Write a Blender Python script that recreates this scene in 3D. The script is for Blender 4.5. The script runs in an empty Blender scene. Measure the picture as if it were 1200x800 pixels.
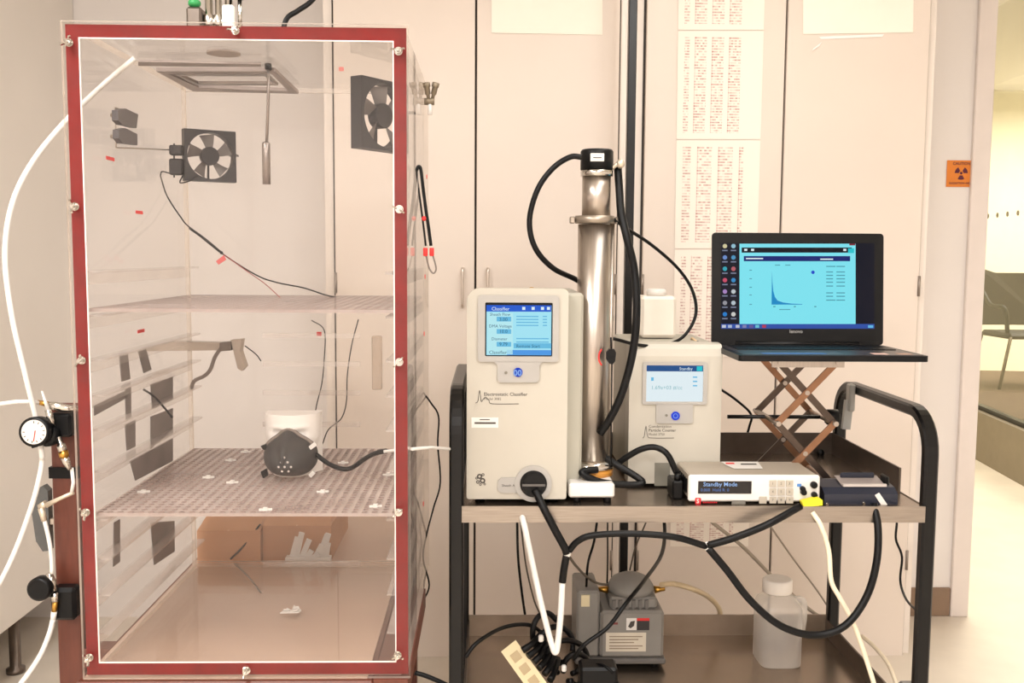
import bpy, math, random
from mathutils import Vector, Matrix
random.seed(7)
SC = bpy.context.scene
COL = SC.collection

# ------------------------------------------------------------------ camera
F = 1133.0; PITCH = 0.0898; ROLL = 0.0065; YAW = 0.0229; EYE = 1.42
def _rot():
    cp, sp, cr, sr, cy, sy = math.cos(PITCH), math.sin(PITCH), math.cos(ROLL), math.sin(ROLL), math.cos(YAW), math.sin(YAW)
    B = Matrix(((1, 0, 0), (0, 0, -1), (0, 1, 0)))
    Ry = Matrix(((cy, -sy, 0), (sy, cy, 0), (0, 0, 1)))
    Pm = Matrix(((1, 0, 0), (0, cp, -sp), (0, sp, cp)))
    Rr = Matrix(((cr, -sr, 0), (sr, cr, 0), (0, 0, 1)))
    return Rr @ Pm @ B @ Ry
RM = _rot()
CAM = Vector((0, 0, EYE))
cd = bpy.data.cameras.new('camera'); cam = bpy.data.objects.new('camera', cd); COL.objects.link(cam)
cd.sensor_width = 36.0; cd.lens = 36.0 * F / 1200.0; cd.clip_end = 60
M4 = Matrix((RM[0], -RM[1], -RM[2])).transposed().to_4x4(); M4.translation = CAM
cam.matrix_world = M4
SC.camera = cam

# ------------------------------------------------------------------ light and exposure
SC.view_settings.view_transform = 'Standard'; SC.view_settings.look = 'None'
SC.view_settings.exposure = -0.2; SC.view_settings.gamma = 1.0
SC.view_settings.use_curve_mapping = False
SC.cycles.transparent_max_bounces = 40
SC.cycles.max_bounces = 10
w = bpy.data.worlds.new('world'); SC.world = w; w.use_nodes = True
w.node_tree.nodes['Background'].inputs[0].default_value = (1.0, 0.97, 0.94, 1)
w.node_tree.nodes['Background'].inputs[1].default_value = 0.12
CEIL = 2.8
def area(name, loc, sx, sy, power, col=(1, 0.93, 0.84), rot=(0, 0, 0)):
    l = bpy.data.lights.new(name, 'AREA'); l.shape = 'RECTANGLE'; l.size = sx; l.size_y = sy; l.energy = power; l.color = col
    o = bpy.data.objects.new(name, l); o.location = loc; o.rotation_euler = rot; COL.objects.link(o); return o
WARM = (1.0, 0.985, 0.975)
LAMPS = [(-1.0, 0.75, 44), (0.65, 0.75, 26), (-1.0, -1.3, 66), (0.65, -1.3, 60), (0.75, 2.15, 7)]
for lx, ly, pw in LAMPS:
    area('ceiling_lamp_light', (lx, ly, CEIL - 0.075), 0.5, 1.1, pw, WARM)
FARCOL = (1.0, 0.945, 0.82)
area('far_room_light', (2.6, 5.4, 2.72), 1.4, 2.4, 95, FARCOL)
area('far_room_light', (5.6, 8.4, 3.0), 2.0, 2.0, 180, FARCOL)

# ------------------------------------------------------------------ pixel helpers (a pixel gives a direction; the plane gives the distance)
def ray(px, py):
    return RM.transposed() @ Vector(((px - 600) / F, (py - 400) / F, 1.0))
def P(px, py, Y):
    d = ray(px, py); return CAM + d * (Y / d.y)
def PX(px, py, X):
    d = ray(px, py); return CAM + d * (X / d.x)
def PZ(px, py, Z):
    d = ray(px, py); return CAM + d * ((Z - EYE) / d.z)
def mpp(Y): return Y / F

# ------------------------------------------------------------------ materials
def lin(c):
    def f(v):
        v /= 255.0
        return v / 12.92 if v <= 0.04045 else ((v + 0.055) / 1.055) ** 2.4
    return (f(c[0]), f(c[1]), f(c[2]), 1)
MATS = {}
def mat(name, rgb, rough=0.5, metal=0.0, var=0.06, scale=14.0, bump=0.0, bscale=120.0, stretch=None, spec=0.5):
    if name in MATS: return MATS[name]
    m = bpy.data.materials.new(name); m.use_nodes = True; nt = m.node_tree
    b = nt.nodes['Principled BSDF']
    tc = nt.nodes.new('ShaderNodeTexCoord'); nz = nt.nodes.new('ShaderNodeTexNoise'); nz.inputs['Scale'].default_value = scale
    nz.inputs['Detail'].default_value = 4
    if stretch:
        mp = nt.nodes.new('ShaderNodeMapping'); mp.inputs['Scale'].default_value = stretch
        nt.links.new(tc.outputs['Object'], mp.inputs['Vector']); nt.links.new(mp.outputs['Vector'], nz.inputs['Vector'])
    else:
        nt.links.new(tc.outputs['Object'], nz.inputs['Vector'])
    r = nt.nodes.new('ShaderNodeValToRGB'); c = lin(rgb)
    r.color_ramp.elements[0].position = 0.3; r.color_ramp.elements[1].position = 0.7
    r.color_ramp.elements[0].color = tuple(x * (1 - var) for x in c[:3]) + (1,)
    r.color_ramp.elements[1].color = tuple(min(1, x * (1 + var)) for x in c[:3]) + (1,)
    nt.links.new(nz.outputs['Fac'], r.inputs['Fac']); nt.links.new(r.outputs['Color'], b.inputs['Base Color'])
    b.inputs['Roughness'].default_value = rough; b.inputs['Metallic'].default_value = metal; b.inputs['Specular IOR Level'].default_value = spec
    if bump:
        n2 = nt.nodes.new('ShaderNodeTexNoise'); n2.inputs['Scale'].default_value = bscale
        nt.links.new(tc.outputs['Object'], n2.inputs['Vector'])
        bp = nt.nodes.new('ShaderNodeBump'); bp.inputs['Strength'].default_value = bump; bp.inputs['Distance'].default_value = 0.002
        nt.links.new(n2.outputs['Fac'], bp.inputs['Height']); nt.links.new(bp.outputs['Normal'], b.inputs['Normal'])
    MATS[name] = m; return m
def emit(name, rgb, s=1.0):
    if name in MATS: return MATS[name]
    m = bpy.data.materials.new(name); m.use_nodes = True; nt = m.node_tree
    b = nt.nodes['Principled BSDF']; b.inputs['Base Color'].default_value = (0.003, 0.003, 0.004, 1); b.inputs['Roughness'].default_value = 0.3; b.inputs['Specular IOR Level'].default_value = 0.12
    b.inputs['Emission Color'].default_value = lin(rgb); b.inputs['Emission Strength'].default_value = s
    MATS[name] = m; return m
def acrylic(name, tint=(0.975, 0.97, 0.965), haze=0.03, hazecol=(235, 215, 205), rough=0.02, refl=0.035, transl=False):
    if name in MATS: return MATS[name]
    m = bpy.data.materials.new(name); m.use_nodes = True; nt = m.node_tree
    nt.nodes.remove(nt.nodes['Principled BSDF']); out = nt.nodes['Material Output']
    tr = nt.nodes.new('ShaderNodeBsdfTransparent'); tr.inputs[0].default_value = tint + (1,)
    gl = nt.nodes.new('ShaderNodeBsdfGlossy'); gl.inputs['Roughness'].default_value = rough
    df = nt.nodes.new('ShaderNodeBsdfDiffuse'); df.inputs[0].default_value = lin(hazecol)
    lw = nt.nodes.new('ShaderNodeLayerWeight'); lw.inputs['Blend'].default_value = 0.5
    pw = nt.nodes.new('ShaderNodeMath'); pw.operation = 'POWER'; pw.inputs[1].default_value = 5
    ml = nt.nodes.new('ShaderNodeMath'); ml.operation = 'MULTIPLY_ADD'; ml.inputs[1].default_value = 0.6; ml.inputs[2].default_value = refl
    nt.links.new(lw.outputs['Facing'], pw.inputs[0]); nt.links.new(pw.outputs[0], ml.inputs[0])
    m1 = nt.nodes.new('ShaderNodeMixShader'); m1.inputs[0].default_value = haze
    nz = nt.nodes.new('ShaderNodeTexNoise'); nz.inputs['Scale'].default_value = 5; tc = nt.nodes.new('ShaderNodeTexCoord')
    nt.links.new(tc.outputs['Object'], nz.inputs['Vector'])
    mh = nt.nodes.new('ShaderNodeMath'); mh.operation = 'MULTIPLY'; mh.inputs[1].default_value = haze * 2
    nt.links.new(nz.outputs['Fac'], mh.inputs[0]); nt.links.new(mh.outputs[0], m1.inputs[0])
    nt.links.new(tr.outputs[0], m1.inputs[1])
    if transl:
        tl = nt.nodes.new('ShaderNodeBsdfTranslucent'); tl.inputs[0].default_value = lin(hazecol)
        ad = nt.nodes.new('ShaderNodeMixShader'); ad.inputs[0].default_value = 0.5
        nt.links.new(df.outputs[0], ad.inputs[1]); nt.links.new(tl.outputs[0], ad.inputs[2]); nt.links.new(ad.outputs[0], m1.inputs[2])
    else:
        nt.links.new(df.outputs[0], m1.inputs[2])
    m2 = nt.nodes.new('ShaderNodeMixShader'); nt.links.new(ml.outputs[0], m2.inputs[0])
    nt.links.new(m1.outputs[0], m2.inputs[1]); nt.links.new(gl.outputs[0], m2.inputs[2])
    nt.links.new(m2.outputs[0], out.inputs['Surface'])
    MATS[name] = m; return m
def sheet_mat(name, rows, cols, ink=(176, 110, 104), paper=(250, 240, 228), dens=0.5, m0=0.06, m1=0.94):
    """printed table on paper: rows of small ink dashes (flat print), in generated coordinates x,z"""
    m = bpy.data.materials.new(name); m.use_nodes = True; nt = m.node_tree; b = nt.nodes['Principled BSDF']
    N = nt.nodes.new; L = nt.links.new
    tc = N('ShaderNodeTexCoord'); sp = N('ShaderNodeSeparateXYZ'); L(tc.outputs['Generated'], sp.inputs[0])
    def M(op, a, bb=None, c=None):
        n = N('ShaderNodeMath'); n.operation = op
        for i, v in enumerate((a, bb, c)):
            if v is None: continue
            if isinstance(v, (int, float)): n.inputs[i].default_value = v
            else: L(v, n.inputs[i])
        return n.outputs[0]
    x, z = sp.outputs[0], sp.outputs[2]
    zr = M('MULTIPLY', z, rows); xr = M('MULTIPLY', x, cols)
    line = M('LESS_THAN', M('FRACT', zr), 0.55)
    cx = M('FLOOR', M('MULTIPLY', x, cols * 9)); cz = M('FLOOR', zr)
    cb = N('ShaderNodeCombineXYZ'); L(cx, cb.inputs[0]); L(cz, cb.inputs[1])
    wn = N('ShaderNodeTexWhiteNoise'); wn.noise_dimensions = '3D'; L(cb.outputs[0], wn.inputs['Vector'])
    gap = M('LESS_THAN', M('FRACT', xr), 0.7)
    a = M('MULTIPLY', M('MULTIPLY', line, M('MULTIPLY', wn.outputs['Value'], dens)), gap)
    inx = M('MULTIPLY', M('GREATER_THAN', x, 0.08), M('LESS_THAN', x, 0.8))
    inz = M('MULTIPLY', M('GREATER_THAN', z, m0), M('LESS_THAN', z, m1))
    a = M('MULTIPLY', a, M('MULTIPLY', inx, inz))
    grid = M('MULTIPLY', M('MULTIPLY', M('LESS_THAN', M('FRACT', M('MULTIPLY', x, cols)), 0.05), inx), inz)
    a = M('MINIMUM', M('ADD', a, M('MULTIPLY', grid, 0.3)), 1.0)
    mx = N('ShaderNodeMix'); mx.data_type = 'RGBA'; L(a, mx.inputs[0]); mx.inputs[6].default_value = lin(paper); mx.inputs[7].default_value = lin(ink)
    L(mx.outputs[2], b.inputs['Base Color']); b.inputs['Roughness'].default_value = 0.8
    return m

# ------------------------------------------------------------------ mesh builder
ORG = {}
class MB:
    def __init__(s): s.v = []; s.f = []; s.mi = []; s.sm = []
    def add(s, vs, fs, mi=0, smooth=False):
        n = len(s.v); s.v += [Vector(v) for v in vs]
        for f in fs: s.f.append([i + n for i in f]); s.mi.append(mi); s.sm.append(smooth)
        return s
    def box(s, x0, x1, y0, y1, z0, z1, mi=0, bev=0.0):
        if bev > 0:
            return s.bbox(x0, x1, y0, y1, z0, z1, bev, mi)
        v = [(x, y, z) for z in (z0, z1) for y in (y0, y1) for x in (x0, x1)]
        return s.add(v, [(0, 2, 3, 1), (4, 5, 7, 6), (0, 1, 5, 4), (2, 6, 7, 3), (0, 4, 6, 2), (1, 3, 7, 5)], mi)
    def bbox(s, x0, x1, y0, y1, z0, z1, b, mi=0):
        # box with chamfered edges
        b = min(b, (x1 - x0) / 2.01, (y1 - y0) / 2.01, (z1 - z0) / 2.01)
        lo = (x0, y0, z0); hi = (x1, y1, z1); vs = []; idx = {}
        for c in range(8):
            sg = ((c & 1), (c >> 1) & 1, (c >> 2) & 1)
            for ax in range(3):
                p = []
                for k in range(3):
                    base = hi[k] if sg[k] else lo[k]
                    p.append(base if k == ax else base + (-b if sg[k] else b))
                idx[(sg, ax)] = len(vs); vs.append(p)
        fs = []
        for ax in range(3):
            o = [k for k in range(3) if k != ax]
            for side in (0, 1):
                q = []
                for (i, j) in ((0, 0), (1, 0), (1, 1), (0, 1)):
                    sg = [0, 0, 0]; sg[ax] = side; sg[o[0]] = i; sg[o[1]] = j; q.append(idx[(tuple(sg), ax)])
                fs.append(q)
        for ax in range(3):
            o = [k for k in range(3) if k != ax]
            for i in (0, 1):
                for j in (0, 1):
                    a = [0, 0, 0]; a[o[0]] = i; a[o[1]] = j; bb = list(a); bb[ax] = 1
                    a, bb = tuple(a), tuple(bb)
                    fs.append([idx[(a, o[0])], idx[(bb, o[0])], idx[(bb, o[1])], idx[(a, o[1])]])
        for c in range(8):
            sg = ((c & 1), (c >> 1) & 1, (c >> 2) & 1); fs.append([idx[(sg, 0)], idx[(sg, 1)], idx[(sg, 2)]])
        ctr = Vector(((x0 + x1) / 2, (y0 + y1) / 2, (z0 + z1) / 2)); out = []
        for f in fs:
            pts = [Vector(vs[i]) for i in f]; n = (pts[1] - pts[0]).cross(pts[2] - pts[0]); m = sum(pts, Vector()) / len(pts)
            out.append(f if n.dot(m - ctr) > 0 else f[::-1])
        return s.add(vs, out, mi)
    def hexa(s, p, mi=0):
        # eight corner points: bottom 4 (loop), top 4 (loop)
        ctr = sum((Vector(q) for q in p), Vector()) / 8; out = []
        for f in [(0, 1, 2, 3), (4, 5, 6, 7), (0, 1, 5, 4), (1, 2, 6, 5), (2, 3, 7, 6), (3, 0, 4, 7)]:
            pts = [Vector(p[i]) for i in f]; n = (pts[2] - pts[0]).cross(pts[3] - pts[1]); m = sum(pts, Vector()) / 4
            out.append(f if n.dot(m - ctr) > 0 else f[::-1])
        return s.add(p, out, mi)
    def bar(s, a, b, w, h, up=(0, 0, 1), mi=0):
        a, b = Vector(a), Vector(b); d = (b - a).normalized(); u = Vector(up); r = d.cross(u)
        if r.length < 1e-5: r = d.cross(Vector((0, 1, 0)))
        r.normalize(); u = r.cross(d).normalized(); r *= w / 2; u *= h / 2
        return s.hexa([a - r - u, a + r - u, a + r + u, a - r + u, b - r - u, b + r - u, b + r + u, b - r + u], mi)
    def tube(s, pts, r, n=8, mi=0, cap=True):
        pts = [Vector(p) for p in pts]; N = len(pts); rr = r if isinstance(r, (list, tuple)) else [r] * N
        base = len(s.v); prev = None
        for i, p in enumerate(pts):
            t = (pts[min(i + 1, N - 1)] - pts[max(i - 1, 0)])
            if t.length < 1e-9: t = Vector((0, 0, 1))
            t.normalize()
            if prev is None:
                a = Vector((0, 0, 1)) if abs(t.z) < 0.9 else Vector((0, 1, 0))
                u = t.cross(a).normalized()
            else:
                u = prev - t * prev.dot(t)
                u = u.normalized() if u.length > 1e-6 else t.orthogonal().normalized()
            prev = u; v = t.cross(u)
            for k in range(n):
                an = 2 * math.pi * k / n; s.v.append(p + (u * math.cos(an) + v * math.sin(an)) * rr[i])
        for i in range(N - 1):
            for k in range(n):
                a = base + i * n + k; b = base + i * n + (k + 1) % n
                s.f.append([a, b, b + n, a + n]); s.mi.append(mi); s.sm.append(True)
        if cap:
            s.f.append([base + k for k in range(n)][::-1]); s.mi.append(mi); s.sm.append(False)
            s.f.append([base + (N - 1) * n + k for k in range(n)]); s.mi.append(mi); s.sm.append(False)
        return s
    def cyl(s, a, b, r, n=20, mi=0, r2=None):
        return s.tube([a, b], [r, r if r2 is None else r2], n, mi)
    def lathe(s, prof, org, axis=(0, 0, 1), n=28, mi=0):
        """prof: list of (radius, height along axis)"""
        ax = Vector(axis).normalized(); u = ax.orthogonal().normalized(); v = ax.cross(u); o = Vector(org); base = len(s.v)
        for (r, h) in prof:
            for k in range(n):
                an = 2 * math.pi * k / n; s.v.append(o + ax * h + (u * math.cos(an) + v * math.sin(an)) * max(r, 1e-5))
        for i in range(len(prof) - 1):
            flat = abs(prof[i][1] - prof[i + 1][1]) < 1e-6 or abs(prof[i][0] - prof[i + 1][0]) < 1e-6
            for k in range(n):
                a = base + i * n + k; b = base + i * n + (k + 1) % n
                s.f.append([a, b, b + n, a + n]); s.mi.append(mi); s.sm.append(not (abs(prof[i][1] - prof[i + 1][1]) < 1e-6))
        s.f.append([base + k for k in range(n)][::-1]); s.mi.append(mi); s.sm.append(False)
        s.f.append([base + (len(prof) - 1) * n + k for k in range(n)]); s.mi.append(mi); s.sm.append(False)
        return s
    def prism(s, poly, d, mi=0):
        """poly: 3-D loop, extruded by vector d"""
        poly = [Vector(p) for p in poly]; d = Vector(d); n = len(poly)
        nn = Vector()
        for i in range(n): nn += poly[i].cross(poly[(i + 1) % n])
        if nn.dot(d) < 0: poly = poly[::-1]
        vs = poly + [p + d for p in poly]
        fs = [list(range(n))[::-1], list(range(n, 2 * n))] + [[i, (i + 1) % n, n + (i + 1) % n, n + i] for i in range(n)]
        return s.add(vs, fs, mi)
    def ring(s, outer, inner, d, mi=0):
        """frame between two loops of equal length, extruded by d"""
        o = [Vector(p) for p in outer]; i_ = [Vector(p) for p in inner]; d = Vector(d); n = len(o); b = len(s.v)
        nn = Vector()
        for k in range(n): nn += o[k].cross(o[(k + 1) % n])
        if nn.dot(d) < 0: o = o[::-1]; i_ = i_[::-1]
        vs = o + i_ + [p + d for p in o] + [p + d for p in i_]; fs = []
        for k in range(n):
            j = (k + 1) % n
            fs += [[k, n + k, n + j, j], [2 * n + k, 2 * n + j, 3 * n + j, 3 * n + k], [k, j, 2 * n + j, 2 * n + k], [n + k, 3 * n + k, 3 * n + j, n + j]]
        return s.add(vs, fs, mi)
    def sphere(s, c, r, n=12, m=8, mi=0, sc=(1, 1, 1)):
        c = Vector(c); prof = [(math.sin(math.pi * i / m), -math.cos(math.pi * i / m)) for i in range(m + 1)]
        base = len(s.v)
        for (a, h) in prof:
            for k in range(n):
                an = 2 * math.pi * k / n; s.v.append(c + Vector((a * math.cos(an) * r * sc[0], a * math.sin(an) * r * sc[1], h * r * sc[2])))
        for i in range(m):
            for k in range(n):
                a = base + i * n + k; b = base + i * n + (k + 1) % n
                s.f.append([a, b, b + n, a + n]); s.mi.append(mi); s.sm.append(True)
        return s
    def xf(s, mtx):
        s.v = [mtx @ v for v in s.v]; return s
    def build(s, name, mats, parent=None, local=False):
        me = bpy.data.meshes.new(name)
        if not isinstance(mats, (list, tuple)): mats = [mats]
        if local: o0 = Vector((0, 0, 0)); loc = Vector((0, 0, 0))
        elif parent is not None: o0 = ORG.get(parent.name, Vector((0, 0, 0))); loc = Vector((0, 0, 0))
        else:
            o0 = Vector(((min(v.x for v in s.v) + max(v.x for v in s.v)) / 2, (min(v.y for v in s.v) + max(v.y for v in s.v)) / 2, min(v.z for v in s.v))); loc = o0
        me.from_pydata([tuple(v - o0) for v in s.v], [], s.f)
        for m in mats: me.materials.append(m)
        me.polygons.foreach_set('material_index', s.mi); me.polygons.foreach_set('use_smooth', s.sm)
        me.update(); me.validate()
        ob = bpy.data.objects.new(name, me); COL.objects.link(ob)
        if parent is not None:
            ob.parent = parent
            ORG[ob.name] = o0
        else:
            ob.location = loc; ORG[ob.name] = o0
        return ob
def tag(o, label, cat, group=None):
    o['label'] = label; o['category'] = cat
    if group: o['group'] = group
    return o
def thing(name, loc, label, cat, group=None, rot=(0, 0, 0)):
    o = bpy.data.objects.new(name, None); o.empty_display_size = 0.05; o.location = loc; o.rotation_euler = rot; COL.objects.link(o)
    ORG[o.name] = Vector(loc); return tag(o, label, cat, group)
def struct(o):
    o['kind'] = 'structure'; return o
def curve(pts, k=6):
    """Catmull-Rom through 3-D points"""
    p = [Vector(q) for q in pts]; p = [p[0] * 2 - p[1]] + p + [p[-1] * 2 - p[-2]]; out = []
    for i in range(1, len(p) - 2):
        for j in range(k):
            t = j / k; a, b, c, d = p[i - 1], p[i], p[i + 1], p[i + 2]
            out.append(0.5 * ((2 * b) + (c - a) * t + (2 * a - 5 * b + 4 * c - d) * t * t + (3 * b - a - 3 * c + d) * t ** 3))
    out.append(p[-2]); return out
def pcurve(pts, k=6): return curve([P(*q) for q in pts], k)
def cable(name, pts, wpx, m, label, group=None, cat='cable', n=8, k=6):
    Y = sum(q[2] for q in pts) / len(pts)
    o = MB().tube(pcurve(pts, k), wpx * mpp(Y) / 2, n).build(name, m)
    return tag(o, label, cat, group)
def text_mb(txt, origin, size, right=(1, 0, 0), up=(0, 0, 1), thick=0.0004, bold=0.0, align='LEFT'):
    cu = bpy.data.curves.new('lettering', 'FONT'); cu.body = txt; cu.size = 1.0; cu.align_x = align; cu.offset = bold; cu.resolution_u = 2
    ob = bpy.data.objects.new('lettering', cu); COL.objects.link(ob)
    dg = bpy.context.evaluated_depsgraph_get(); me = bpy.data.meshes.new_from_object(ob.evaluated_get(dg))
    r = Vector(right).normalized(); u = Vector(up).normalized(); nrm = r.cross(u); o = Vector(origin)
    mb = MB(); mb.add([o + (r * v.co.x + u * v.co.y) * size + nrm * thick for v in me.vertices], [list(p.vertices) for p in me.polygons])
    bpy.data.objects.remove(ob); bpy.data.curves.remove(cu); bpy.data.meshes.remove(me)
    return mb
def rrect(x0, x1, z0, z1, r, y, n=5, rs=None):
    """rounded rectangle loop in the XZ plane; rs = radii (bl, br, tr, tl)"""
    rs = rs or (r, r, r, r); out = []
    for (cx, cz, rr, a0) in ((x0, z0, rs[0], 180), (x1, z0, rs[1], 270), (x1, z1, rs[2], 0), (x0, z1, rs[3], 90)):
        ox = cx + (rr if cx == x0 else -rr); oz = cz + (rr if cz == z0 else -rr)
        for k in range(n + 1):
            a = math.radians(a0 + 90 * k / n); out.append(Vector((ox + rr * math.cos(a), y, oz + rr * math.sin(a))))
    return out
def circ(cx, cz, r, y, n=28): return [Vector((cx + r * math.cos(2 * math.pi * k / n), y, cz + r * math.sin(2 * math.pi * k / n))) for k in range(n)]
def pxbox(x0, x1, y0, y1, Y):
    """x0..x1, z0..z1 of a pixel rectangle on the plane at depth Y"""
    a = P(x0, (y0 + y1) / 2, Y); b = P(x1, (y0 + y1) / 2, Y); c = P((x0 + x1) / 2, y0, Y); d = P((x0 + x1) / 2, y1, Y)
    return a.x, b.x, d.z, c.z

# ------------------------------------------------------------------ palette
wallm = mat('wall_paint', (236, 230, 226), 0.7, var=0.02, scale=3, bump=0.05)
cabm = mat('cabinet_laminate', (230, 217, 205), 0.42, var=0.02, scale=2.5)
frm = mat('cabinet_frame', (236, 226, 216), 0.45, var=0.02)
seam = mat('dark_seam', (62, 56, 52), 0.8)
floorm = mat('floor_vinyl', (222, 211, 196), 0.35, var=0.05, scale=6)
ceilm = mat('ceiling_paint', (240, 236, 230), 0.8, var=0.02)
black = mat('black_plastic', (10, 10, 11), 0.4, var=0.15, spec=0.25)
blackm = mat('black_metal', (10, 9, 9), 0.3, var=0.15, spec=0.35)
rubber = mat('black_rubber', (7, 7, 8), 0.42, var=0.2, spec=0.25)
steel = mat('brushed_steel', (186, 176, 166), 0.33, 1.0, var=0.08, scale=9, stretch=(60, 60, 2))
steelh = mat('shelf_steel', (166, 156, 146), 0.36, 1.0, var=0.12, scale=7, stretch=(2, 50, 50))
darksteel = mat('dark_shelf_steel', (112, 102, 94), 0.34, 0.9, var=0.2, scale=8)
chrome = mat('chrome', (205, 200, 192), 0.15, 1.0, var=0.03)
brass = mat('brass', (196, 150, 72), 0.28, 1.0, var=0.1)
cream = mat('instrument_cream', (190, 184, 171), 0.42, var=0.015)
creamd = mat('bezel_grey', (170, 166, 160), 0.45, var=0.02)
greyp = mat('instrument_grey', (176, 172, 158), 0.45, var=0.03)
white = mat('white_plastic', (228, 224, 218), 0.4, var=0.02)
redg = mat('red_silicone', (118, 15, 13), 0.65, var=0.14, scale=25, spec=0.2)
redd = mat('red_marker', (226, 52, 50), 0.6)
brown = mat('brown_paint', (98, 50, 36), 0.42, var=0.14, scale=10, stretch=(12, 12, 1.5))
paper = mat('paper', (252, 246, 232), 0.8, var=0.01)
tubew = mat('white_tubing', (232, 228, 222), 0.35, var=0.02)
acr = acrylic('clear_acrylic', haze=0.008, refl=0.02)
acrf = acrylic('clear_front_acrylic', haze=0.009, refl=0.014)
acre = acrylic('acrylic_edge', tint=(0.9, 0.87, 0.83), haze=0.45, hazecol=(250, 238, 226), rough=0.2, transl=True)
acrr = acrylic('rail_acrylic', tint=(0.985, 0.975, 0.97), haze=0.13, hazecol=(255, 250, 246), rough=0.1, refl=0.1, transl=True)
perf = acrylic('perforated_acrylic', tint=(0.93, 0.9, 0.89), haze=0.4, hazecol=(250, 238, 232), rough=0.12, transl=True)
perfe = mat('perforation_edge', (150, 130, 124), 0.5, var=0.1)

# ------------------------------------------------------------------ room
YB = 3.70           # back wall
YC = 3.32           # cabinet fronts
xdoor = P(1131, 735, YB).x
def wallbox(name, *a, m=wallm):
    return struct(MB().box(*a).build(name, m))
XL, XR, YF = -2.75, 3.0, -2.6
wallbox('floor', XL - 0.1, 7.4, YF - 0.1, 10.6, -0.1, 0.0, m=floorm)
wallbox('ceiling', XL - 0.1, XR + 0.1, YF - 0.1, YB + 0.12, CEIL, CEIL + 0.1, m=ceilm)
wallbox('wall_left', XL - 0.1, XL, YF, YB, 0, CEIL)
wallbox('wall_right', XR, XR + 0.1, YF, YB + 0.12, 0, CEIL)
wallbox('wall_front', XL - 0.1, XR + 0.1, YF - 0.1, YF, 0, CEIL)
wb = MB(); wb.box(XL - 0.1, xdoor, YB, YB + 0.12, 0, CEIL); wb.box(xdoor + 1.0, XR, YB, YB + 0.12, 0, CEIL); wb.box(xdoor, xdoor + 1.0, YB, YB + 0.12, 2.75, CEIL)
struct(wb.build('wall_back', wallm))
# door trim: flat jamb casing on the wall face
tx0 = P(1142, 337, YB).x; 
struct(MB().box(xdoor - 0.07, xdoor, YB - 0.018, YB, 0, 2.75, bev=0.003).build('trim_1', mat('jamb_paint', (232, 222, 216), 0.5, var=0.02)))
bb = mat('brown_vinyl_base', (140, 116, 96), 0.6)
struct(MB().box(P(1092, 720, YB).x - 0.3, xdoor - 0.071, YB - 0.012, YB, 0, 0.115, bev=0.003).build('baseboard_back', bb))
# far room
fwall = mat('far_wall_paint', (250, 244, 222), 0.8, var=0.02)
wallbox('wall_far', 1.3, 7.4, 10.4, 10.5, 0, 3.2, m=fwall)
wallbox('wall_far_left', 1.2, 1.3, YB + 0.12, 10.5, 0, 3.2, m=fwall)
wallbox('wall_far_right', 7.3, 7.4, YB + 0.12, 10.4, 0, 3.2, m=fwall)
wallbox('ceiling_far', 1.2, 7.4, YB + 0.12, 10.5, 3.2, 3.3, m=ceilm)
# raised floor behind the glass with its kerb
kA = PZ(1143, 538, 0.0); kB = PZ(1200, 570, 0.0); dk = (kB - kA).normalized(); nk = Vector((-dk.y, dk.x, 0))
if nk.x < 0: nk = -nk
kz = P(1143, 482, kA.y).z
k0 = kA - dk * 2.6; k1 = kA + dk * 3.2
kerbm = mat('kerb_stone', (128, 116, 98), 0.6, var=0.05)
carpet = mat('brown_carpet', (104, 84, 68), 0.9, var=0.15, scale=60, bump=0.3)
kb = MB().hexa([k0, k1, k1 + nk * 0.14, k0 + nk * 0.14] + [p + Vector((0, 0, kz)) for p in (k0, k1, k1 + nk * 0.14, k0 + nk * 0.14)]).build('baseboard_far', kerbm); struct(kb)
k2, k3 = k0 + nk * 0.14, k1 + nk * 0.14
struct(MB().hexa([k2, k3, k3 + nk * 2.6, k2 + nk * 2.6] + [p + Vector((0, 0, kz)) for p in (k2, k3, k3 + nk * 2.6, k2 + nk * 2.6)]).build('floor_far', carpet))
gl = thing('window_1', (kA.x, kA.y, kz), 'tall glass partition with a row of small dots on a kerb', 'window'); gl['kind'] = 'structure'
gm = acrylic('partition_glass', tint=(0.98, 0.98, 0.96), haze=0.02, hazecol=(250, 240, 200), refl=0.03)
g0, g1 = k0 + nk * 0.06, k1 + nk * 0.06
MB().hexa([p + Vector((0, 0, kz + 0.03)) for p in (g0, g1, g1 + nk * 0.012, g0 + nk * 0.012)] + [p + Vector((0, 0, 3.15)) for p in (g0, g1, g1 + nk * 0.012, g0 + nk * 0.012)]).build('pane', gm, gl)
MB().bar(g0 + nk * .006 + Vector((0, 0, kz + 0.015)), g1 + nk * .006 + Vector((0, 0, kz + 0.015)), 0.05, 0.03).build('bottom_rail', blackm, gl)
dz = P(1170, 249, (kA.y + kB.y) / 2).z
for i in range(22):
    c = kA + dk * (-1.0 + i * 0.17) + nk * 0.055; c.z = dz
    MB().cyl(c, c + nk * 0.004, 0.018, 10).build('glass_dot', mat('dot_vinyl', (120, 110, 90), 0.7), gl)

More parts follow.
